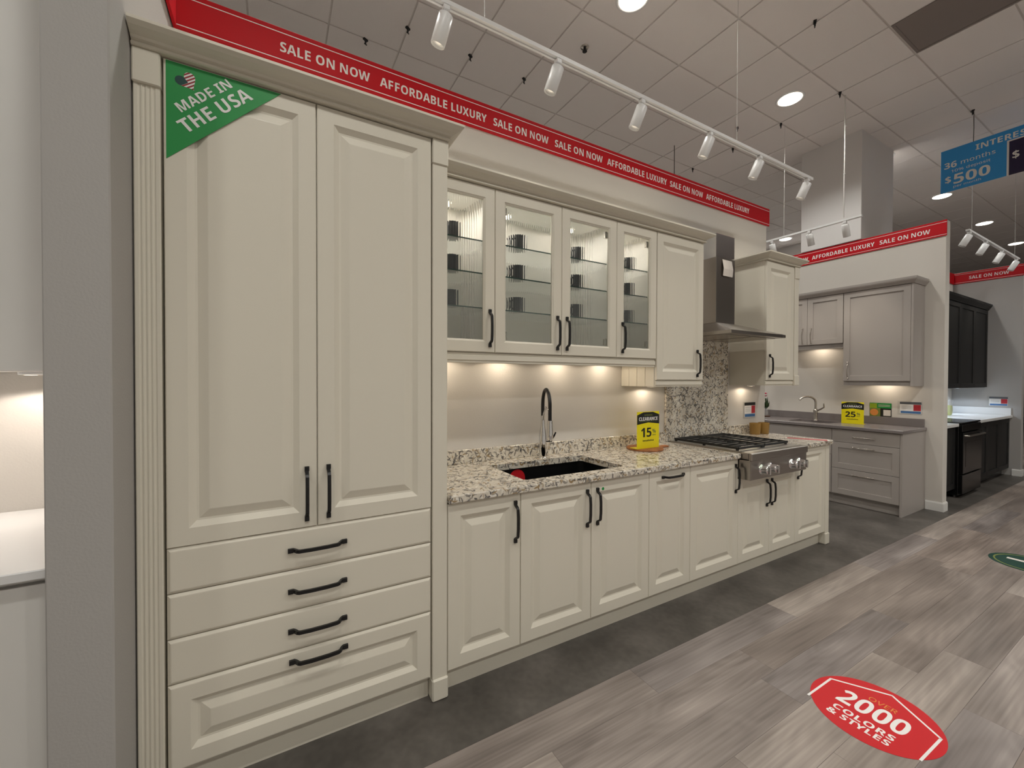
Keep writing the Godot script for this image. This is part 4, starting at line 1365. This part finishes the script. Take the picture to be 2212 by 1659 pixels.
# ------------------------------------------------------------------ dark bay (faces +z)
func build_dark() -> void:
	var zf := 0.085
	var zb := -0.538
	var c1 := thing("dark_base_cabinet", "charcoal base cabinet left of the black range", "cabinet", Vector3(6.455, 0, 0))
	part(c1, "body", box(0, 0.77, 0.1, 0.874, zb, zf - 0.02, 0.001), M.charcoal)
	part(c1, "door", panel(0.764, 0.755, 0.02, SHAKER), M.charcoal, Vector3(0.003, 0.112, zf))
	part(c1, "toe_kick", box(0, 0.77, 0, 0.1, zb, zf - 0.07, 0.001), M.soft_black)
	var c2 := thing("dark_base_cabinet", "charcoal base cabinet run between the black range and the pale end wall", "cabinet", Vector3(7.995, 0, 0))
	part(c2, "body", box(0, 1.70, 0.1, 0.874, zb, zf - 0.02, 0.001), M.charcoal)
	for k in 3:
		part(c2, "door", panel(0.563, 0.755, 0.02, SHAKER), M.charcoal, Vector3(0.003 + k * 0.566, 0.112, zf))
	part(c2, "toe_kick", box(0, 1.70, 0, 0.1, zb, zf - 0.07, 0.001), M.soft_black)
	single("countertop", box(6.455, 7.225, 0.876, 0.914, zb, zf + 0.03, 0.004), M.white_stone, "short white worktop left of the black range", "countertop")
	single("countertop", box(7.995, 9.698, 0.876, 0.914, zb, zf + 0.03, 0.004), M.white_stone, "white worktop between the black range and the pale end wall", "countertop")
	var sp := thing("white_backsplash", "low white stone upstand round the dark kitchen worktop", "backsplash")
	part(sp, "back_upstand", box(6.455, 9.698, 0.9145, 1.02, zb, zb + 0.018, 0.001), M.white_stone)
	part(sp, "side_upstand", box(9.68, 9.698, 0.9145, 1.02, zb + 0.0185, 0.10, 0.001), M.white_stone)
	var r := thing("black_range", "black freestanding range with a glass oven door", "range", Vector3(7.23, 0, 0))
	part(r, "body", box(0, 0.76, 0.03, 0.905, zb + 0.02, 0.11, 0.003), M.soft_black)
	for fx in [0.06, 0.70]:
		for fz in [-0.45, 0.06]:
			part(r, "foot", lathe(mb(), [Vector2(0.0, 0.0), Vector2(0.02, 0.0), Vector2(0.016, 0.03), Vector2(0.0, 0.03)], 12, Vector3(fx, 0, fz)), M.soft_black)
	part(r, "cooktop", box(-0.002, 0.762, 0.905, 0.925, zb + 0.02, 0.135, 0.004), M.soft_black)
	var od := part(r, "oven_door", box(0.01, 0.75, 0.30, 0.80, 0.11, 0.15, 0.004), M.soft_black)
	part(od, "oven_window", box(0.10, 0.66, 0.38, 0.68, 0.150, 0.152, 0.001), M.soft_black)
	part(od, "handle", tube(mb(), [Vector3(0.05, 0.765, 0.15), Vector3(0.05, 0.765, 0.185), Vector3(0.71, 0.765, 0.185), Vector3(0.71, 0.765, 0.15)], 0.010, 10), M.nickel)
	part(r, "control_panel", box(0.01, 0.75, 0.81, 0.90, 0.11, 0.14, 0.004), M.soft_black)
	part(r, "drawer", box(0.01, 0.75, 0.05, 0.285, 0.11, 0.146, 0.004), M.soft_black)
	var u := thing("dark_wall_cabinet", "charcoal wall cabinet with crown above the white worktop", "cabinet", Vector3(6.455, 0, 0))
	part(u, "body", box(0, 3.243, 1.33, 2.535, zb, -0.172, 0.001), M.charcoal)
	for k in 5:
		part(u, "door", panel(0.645, 1.195, 0.02, SHAKER), M.charcoal, Vector3(0.002 + k * 0.6485, 1.335, -0.151))
	var cr := mb()
	mould(cr, [Vector2(3.243, -0.148), Vector2(0.0, -0.148)], [[-0.02, 2.536], [0.006, 2.536], [0.012, 2.55], [0.04, 2.59], [0.045, 2.62], [-0.02, 2.62]])
	part(u, "crown_moulding", cr, M.charcoal)
	# pitcher
	var p := thing("glass_pitcher", "glass pitcher of pale green drink on the white worktop", "pitcher", Vector3(8.62, 0.9142, -0.33))
	part(p, "jug", lathe(mb(), [Vector2(0.0, 0.0), Vector2(0.05, 0.0), Vector2(0.062, 0.06), Vector2(0.058, 0.17), Vector2(0.066, 0.24), Vector2(0.063, 0.24), Vector2(0.055, 0.17), Vector2(0.058, 0.06), Vector2(0.0, 0.008)], 24), M.acrylic)
	part(p, "drink", lathe(mb(), [Vector2(0.0, 0.01), Vector2(0.046, 0.011), Vector2(0.057, 0.06), Vector2(0.054, 0.16), Vector2(0.0, 0.16)], 24), M.lime_drink)
	part(p, "handle", tube(mb(), [Vector3(0.058, 0.20, 0), Vector3(0.10, 0.19, 0), Vector3(0.108, 0.13, 0), Vector3(0.058, 0.07, 0)], 0.006, 8), M.acrylic)
	for k in 3:
		puck(7.3 + k * 0.95, 1.3295, -0.36, "cool white puck light under the charcoal wall cabinet", 0.26, Color(0.86, 0.93, 1.0), true, 75.0)
	var bf := thing("dark_tall_cabinet", "dark cabinet past the last partition down the aisle", "cabinet", Vector3(10.4, 0, -0.1))
	part(bf, "body", box(0, 0.7, 0.1, 0.9, -0.6, 0.0, 0.003), M.charcoal)
	part(bf, "top", box(-0.02, 0.72, 0.9, 0.935, -0.6, 0.03, 0.003), M.grey_stone)
	part(bf, "toe_kick", box(0, 0.7, 0, 0.1, -0.6, -0.06, 0.001), M.soft_black)

# ------------------------------------------------------------------ left bay
func build_left_bay() -> void:
	var t := thing("white_base_cabinet", "white base cabinet left of the grey stub partition", "cabinet", Vector3(-2.3, 0, 0))
	part(t, "body", box(0, 1.766, 0.1, 0.872, WZ + 0.002, 0.085, 0.001), M.white_paint)
	for k in 3:
		part(t, "door", panel(0.586, 0.755, 0.02, SLAB_SH), M.white_paint, Vector3(0.001 + k * 0.5885, 0.11, 0.106))
	part(t, "toe_kick", box(0, 1.766, 0, 0.1, WZ + 0.002, 0.03, 0.001), M.cream)
	single("countertop", box(-2.3, -0.5295, 0.8865, 0.914, WZ + 0.001, 0.135, 0.003), M.white_stone, "white worktop in the bay left of the grey stub partition", "countertop").position.y = 0.0
	single("countertop_support", box(-2.3, -0.5295, 0.8725, 0.8862, WZ + 0.02, 0.10, 0.001), M.white_paint, "white build-up strip under the worktop in the left bay", "support")
	var u := thing("white_wall_cabinet", "white wall cabinet above the white worktop in the left bay", "cabinet", Vector3(-2.3, 0, 0))
	part(u, "body", box(0, 1.770, 1.462, 3.18, WZ + 0.002, -0.28, 0.001), M.white_paint)
	for k in 3:
		part(u, "door", panel(0.586, 1.70, 0.02, SLAB_SH), M.white_paint, Vector3(0.002 + k * 0.589, 1.464, -0.259))
	for k in 3:
		puck(-0.78 - k * 0.5, 1.4615, -0.45, "warm puck light under the white wall cabinet", 0.17, Color(1.0, 0.95, 0.90), false, 75.0)

# ------------------------------------------------------------------ things on shelves, small things
func build_small() -> void:
	var proto := thing("mug", "black mug on a glass shelf behind the ribbed glass door", "mug", Vector3.ZERO, 0.0, "black mugs on the glass shelves")
	part(proto, "cup", lathe(mb(), [Vector2(0.0, 0.0), Vector2(0.034, 0.0), Vector2(0.040, 0.006), Vector2(0.042, 0.03), Vector2(0.042, 0.088), Vector2(0.039, 0.088), Vector2(0.038, 0.03), Vector2(0.0, 0.008)], 28), M.mug)
	var hp := []
	for i in 11:
		var a := -PI * 0.5 + PI * i / 10.0
		hp.append(Vector3(-0.041 - cos(a) * 0.026, 0.046 + sin(a) * 0.027, 0))
	part(proto, "handle", tube(mb(), hp, 0.0055, 8), M.mug)
	var first := true
	var shelves := [2.2115, 2.0315, 1.8395]
	var doors := [["the single glass door next to the pantry", 0.855], ["the left glass door above the sink", 1.278], ["the right glass door above the sink", 1.725], ["the single glass door beside the solid cabinet", 2.185]]
	for di in 4:
		for k in 3:
			var o: Node3D = proto
			if not first:
				o = proto.duplicate()
				o.name = numbered("mug")
				add_child(o)
			first = false
			o.position = Vector3(doors[di][1] - 0.006 * k, shelves[k] + 0.0002, -0.395)
			o.rotation.y = 0.15 * (k - 1)
			o.set_meta("label", "black mug on the %s glass shelf behind %s" % [["top", "middle", "bottom"][k], doors[di][0]])
	for x in [0.838, 1.235, 1.72, 2.17]:
		puck(x, 2.4762, -0.535, "small puck light inside the top of a cream glass cabinet", 0.15, Color(1.0, 0.96, 0.93), false, 87.0, 0.15)
	# under the cream wall cabinets
	for x in [0.86, 1.27, 1.735, 2.135]:
		puck(x, 1.5848, -0.52, "small puck light under the cream glass cabinets", 0.05)
	puck(2.59, 1.3898, -0.53, "small puck light under the solid cream cabinet left of the hood", 0.045)
	puck(3.95, 1.3898, -0.53, "small puck light under the cream end wall cabinet", 0.045)
	# two amber holders on the end worktop
	for q in [[4.025, -0.53, "amber candle holder nearer the stone slab on the end worktop"], [4.145, -0.515, "amber candle holder nearer the outer corner of the end worktop"]]:
		var a := thing("candle_holder", q[2], "candle holder", Vector3(q[0], 0.9142, q[1]), 0.4)
		part(a, "cup", lathe(mb(), [Vector2(0.0, 0.0), Vector2(0.042, 0.0), Vector2(0.045, 0.004), Vector2(0.050, 0.108), Vector2(0.047, 0.109), Vector2(0.041, 0.01), Vector2(0.0, 0.008)], 24), M.amber)
		part(a, "wax", lathe(mb(), [Vector2(0.0, 0.01), Vector2(0.040, 0.011), Vector2(0.043, 0.05), Vector2(0.0, 0.051)], 20), M.paper)
	# flat red leaflet on the end worktop
	var lf := thing("red_leaflet", "white leaflet with red print lying on the end worktop", "leaflet", Vector3(4.10, 0.9142, -0.115), 0.45)
	part(lf, "sheet", box(-0.055, 0.055, 0.0, 0.001, -0.16, 0.16, 0.0), M.paper)
	for k in 3:
		part(lf, "red_print", box(-0.045 + k * 0.032, -0.022 + k * 0.032, 0.001, 0.0014, -0.145, 0.145, 0.0), M.print_red)
	# small green dot sticker on a sink door
	var dt := single("dot_sticker", prism(mb(), circle_poly(0.009, 20), 0.0, 0.0006), M.sign_green, "tiny green dot sticker on the sink cabinet door", "sticker", Vector3(1.603, 0.824, 0.0002))
	dt.scale = Vector3.ONE

# ------------------------------------------------------------------ tracks and hanging things
func track(label: String, a: Vector3, b: Vector3, wires: Array) -> void:
	var t := thing("track_rail", label, "track", a)
	var d := b - a
	var L := d.length()
	var r := mb()
	var ax := d.normalized()
	var sd := ax.cross(Vector3.UP)
	var xf := Transform3D(Basis(sd, Vector3.UP, -ax), Vector3.ZERO)
	var prof := PackedVector2Array([Vector2(-0.017, -0.009), Vector2(-0.006, -0.009), Vector2(-0.006, -0.003), Vector2(0.006, -0.003), Vector2(0.006, -0.009), Vector2(0.017, -0.009), Vector2(0.017, 0.011), Vector2(-0.017, 0.011)])
	prism(r, prof, -L, 0.0, xf)
	part(t, "rail", r, M.white_metal)
	for w in wires:
		part(t, "hanging_wire", tube(mb(), [ax * w + Vector3(0, 0.011, 0), ax * w + Vector3(0, CEIL - a.y + 0.004, 0)], 0.0016, 6), M.cable_white)

func track_head(at: Vector3, aim: Vector3, label: String, on := 0.0, group := "") -> void:
	var t := thing("track_spotlight", label, "light", at, 0.0, group)
	part(t, "adapter", box(-0.016, 0.016, -0.034, -0.009, -0.016, 0.016, 0.003), M.white_metal)
	var d := aim.normalized()
	var piv := Vector3(0, -0.052, 0)
	part(t, "swivel", tube(mb(), [Vector3(0, -0.03, 0), piv], 0.010, 12), M.white_metal)
	var top := piv - d * 0.004
	var body := part(t, "cylinder", lathe(mb(), [Vector2(0.0, 0.0), Vector2(0.031, 0.0), Vector2(0.034, 0.003), Vector2(0.034, 0.132), Vector2(0.032, 0.134), Vector2(0.029, 0.122), Vector2(0.0, 0.121)], 28, top, d), M.white_metal)
	part(body, "lens", lathe(mb(), [Vector2(0.0, 0.0), Vector2(0.0285, 0.0)], 24, top + d * 0.1215, d), M.spot_glow)
	if on > 0.0:
		spot(t, top + d * 0.14, d, on, Color(1.0, 0.95, 0.87), 26.0, 0.025, 0.9)

func build_tracks() -> void:
	var ty := 3.19
	var tz := -0.09
	track("long white lighting track hanging above the cream kitchen", Vector3(-0.3, ty, tz), Vector3(4.07, ty, tz), [1.2, 3.28])
	for k in 6:
		var x: float = [0.70, 1.345, 1.99, 2.665, 3.28, 4.0][k]
		var aim := Vector3(-0.22, -1.0, -0.34)
		track_head(Vector3(x, ty, tz), aim, "white cylinder spotlight on the long track, " + ["above the pantry end", "above the left sink cabinet glass door", "above the narrow glass-door cabinet", "above the solid-door cabinet", "above the range hood", "at its free end above the end cabinet"][k], 0.2, "spotlights on the track above the cream kitchen")
	track("white lighting track hanging in front of the greige kitchen wall", Vector3(5.42, ty, -1.20), Vector3(5.42, ty, -0.215), [0.205, 0.82])
	for k in 3:
		var z: float = [-1.13, -0.715, -0.368][k]
		track_head(Vector3(5.42, ty, z), Vector3(0.42, -1.0, 0.0), "white cylinder spotlight on the greige kitchen track, " + ["behind the cream end cabinet crown", "in the middle of the track", "just below the power cord"][k], 0.3, "spotlights on the track facing the greige kitchen")
	track("white lighting track hanging above the dark kitchen", Vector3(7.0, ty, 0.21), Vector3(9.3, ty, 0.21), [0.15, 2.1])
	for k in 4:
		var x: float = [7.06, 7.72, 8.45, 9.2][k]
		track_head(Vector3(x, ty, 0.21), Vector3(-0.25, -1.0, -0.45), "white cylinder spotlight on the dark kitchen track, " + ["at the end by the greige wall", "second from the greige wall", "third from the greige wall", "in front of the far red banner"][k], 0.3, "spotlights on the track above the dark kitchen")
	# power cord to the second track
	var cord := thing("power_cord", "white power cord hanging from the ceiling to the lighting track", "cord", Vector3(5.40, CEIL, -0.37))
	part(cord, "cable", tube(mb(), [Vector3(0, 0.004, 0), Vector3(-0.015, -0.25, 0.005), Vector3(0.004, -0.6, 0.0), Vector3(-0.004, -0.95, 0.0), Vector3(-0.01, -1.15, 0.004), Vector3(0.002, -1.27, -0.004), Vector3(0.012, -1.318, -0.006)], 0.006, 8), M.cable_white)
	for y in [-0.33, -0.85]:
		part(cord, "cable_tie", lathe(mb(), [Vector2(0.009, -0.004), Vector2(0.0105, 0.0), Vector2(0.009, 0.004)], 12, Vector3(0, y, 0.002)), M.white_metal)
	# thin dangling wires over the partition
	for q in [[4.60, -1.95, 3.35], [5.35, -2.45, 3.3], [5.42, -2.52, 3.3], [7.4, -2.9, 3.5], [8.6, -3.2, 3.6]]:
		single("dangling_wire", tube(mb(), [Vector3(0, 0, 0), Vector3(0.004, q[2] - CEIL, 0)], 0.005, 6), M.wire, "thin grey wire dangling from the ceiling behind the partition", "wire", Vector3(q[0], CEIL + 0.003, q[1]), "wires dangling behind the partition")
	# black hanger clips on the ceiling grid
	var clip := mb()
	cbox(clip, Vector3(-0.022, -0.016, -0.012), Vector3(0.022, 0.0, 0.012), 0.003)
	cbox(clip, Vector3(-0.006, -0.045, -0.006), Vector3(0.006, -0.016, 0.006), 0.002)
	cbox(clip, Vector3(-0.014, -0.052, -0.004), Vector3(0.014, -0.045, 0.004), 0.001)
	var cmesh := clip.commit()
	for q in [[0.73, -2.215], [1.03, -1.90], [1.636, -1.909], [2.241, -1.911], [4.06, -0.07], [4.94, -1.30], [5.345, -1.61], [5.34, -2.22], [5.33, -0.995], [5.30, -0.38], [6.96, 0.245]]:
		var cl := single("ceiling_clip", cmesh, M.black, "small black hanger clip on a ceiling grid bar", "clip", Vector3(q[0], CEIL + 0.003, q[1]), "black hanger clips on the ceiling grid")
		cl.rotation.y = 0.5
	var sp := thing("sprinkler_head", "small dark sprinkler head with a round plate in a ceiling tile", "sprinkler", Vector3(2.52, CEIL, -1.283))
	part(sp, "plate", lathe(mb(), [Vector2(0.0, 0.0), Vector2(0.04, 0.0), Vector2(0.036, -0.006), Vector2(0.0, -0.008)], 20), M.nickel)
	part(sp, "head", lathe(mb(), [Vector2(0.0, -0.008), Vector2(0.012, -0.008), Vector2(0.010, -0.035), Vector2(0.022, -0.037), Vector2(0.022, -0.041), Vector2(0.0, -0.042)], 14), M.black)

func build_lights() -> void:
	for k in 6:
		downlight(2.538 + 2.40 * k, -0.70, ["round ceiling downlight above the cream sink cabinets", "round ceiling downlight between the long track and the power cord", "round ceiling downlight hidden behind the grey column", "round ceiling downlight just past the blue hanging sign", "round ceiling downlight above the dark kitchen track", "round ceiling downlight beyond the farthest partition"][k])
	downlight(9.75, -3.16, "round ceiling downlight seen below the greige kitchen track by the far grey wall")
	for q in [[7.3, -3.16], [4.94, -3.16], [2.54, -3.16], [0.14, -3.16]]:
		downlight(q[0], q[1])
	for x in [-2.26, 0.14, 2.54, 4.94, 7.34, 9.74]:
		downlight(x, 1.75)
	for x in [-2.26, 0.14, 2.54, 4.94, 7.34]:
		downlight(x, 4.2)
	for q in [[0.14, -0.70], [-2.26, -0.70]]:
		downlight(q[0], q[1])

# ------------------------------------------------------------------
func _ready() -> void:
	# camera
	var yaw := deg_to_rad(60.1194)
	var pitch := deg_to_rad(-0.6662)
	var roll := deg_to_rad(0.15324)
	C_F = Vector3(cos(pitch) * cos(yaw), sin(pitch), -cos(pitch) * sin(yaw))
	var r := C_F.cross(Vector3.UP).normalized()
	var u := r.cross(C_F)
	C_R = r * cos(roll) + u * sin(roll)
	C_U = u * cos(roll) - r * sin(roll)
	var cam := Camera3D.new()
	cam.name = "camera"
	add_child(cam)
	cam.transform = Transform3D(Basis(C_R, C_U, -C_F), CAM)
	cam.fov = rad_to_deg(2.0 * atan(829.5 / 892.26))
	cam.near = 0.05
	cam.far = 80.0
	cam.current = true
	var env := Environment.new()
	env.background_mode = Environment.BG_COLOR
	env.background_color = Color(0.02, 0.02, 0.02)
	env.tonemap_mode = Environment.TONE_MAPPER_LINEAR
	env.tonemap_exposure = 1.0
	env.sdfgi_enabled = true
	env.ssao_enabled = true
	env.ssil_enabled = true
	var we := WorldEnvironment.new()
	we.name = "environment"
	we.environment = env
	add_child(we)
	bold = SystemFont.new()
	bold.font_names = PackedStringArray(["Droid Sans"])
	bold.font_weight = 700
	plainfont = SystemFont.new()
	plainfont.font_names = PackedStringArray(["Droid Sans"])
	make_materials()
	build_setting()
	build_lights()
	build_cream()
	build_range()
	build_greige()
	build_dark()
	build_left_bay()
	build_banners()
	build_tracks()
	build_small()
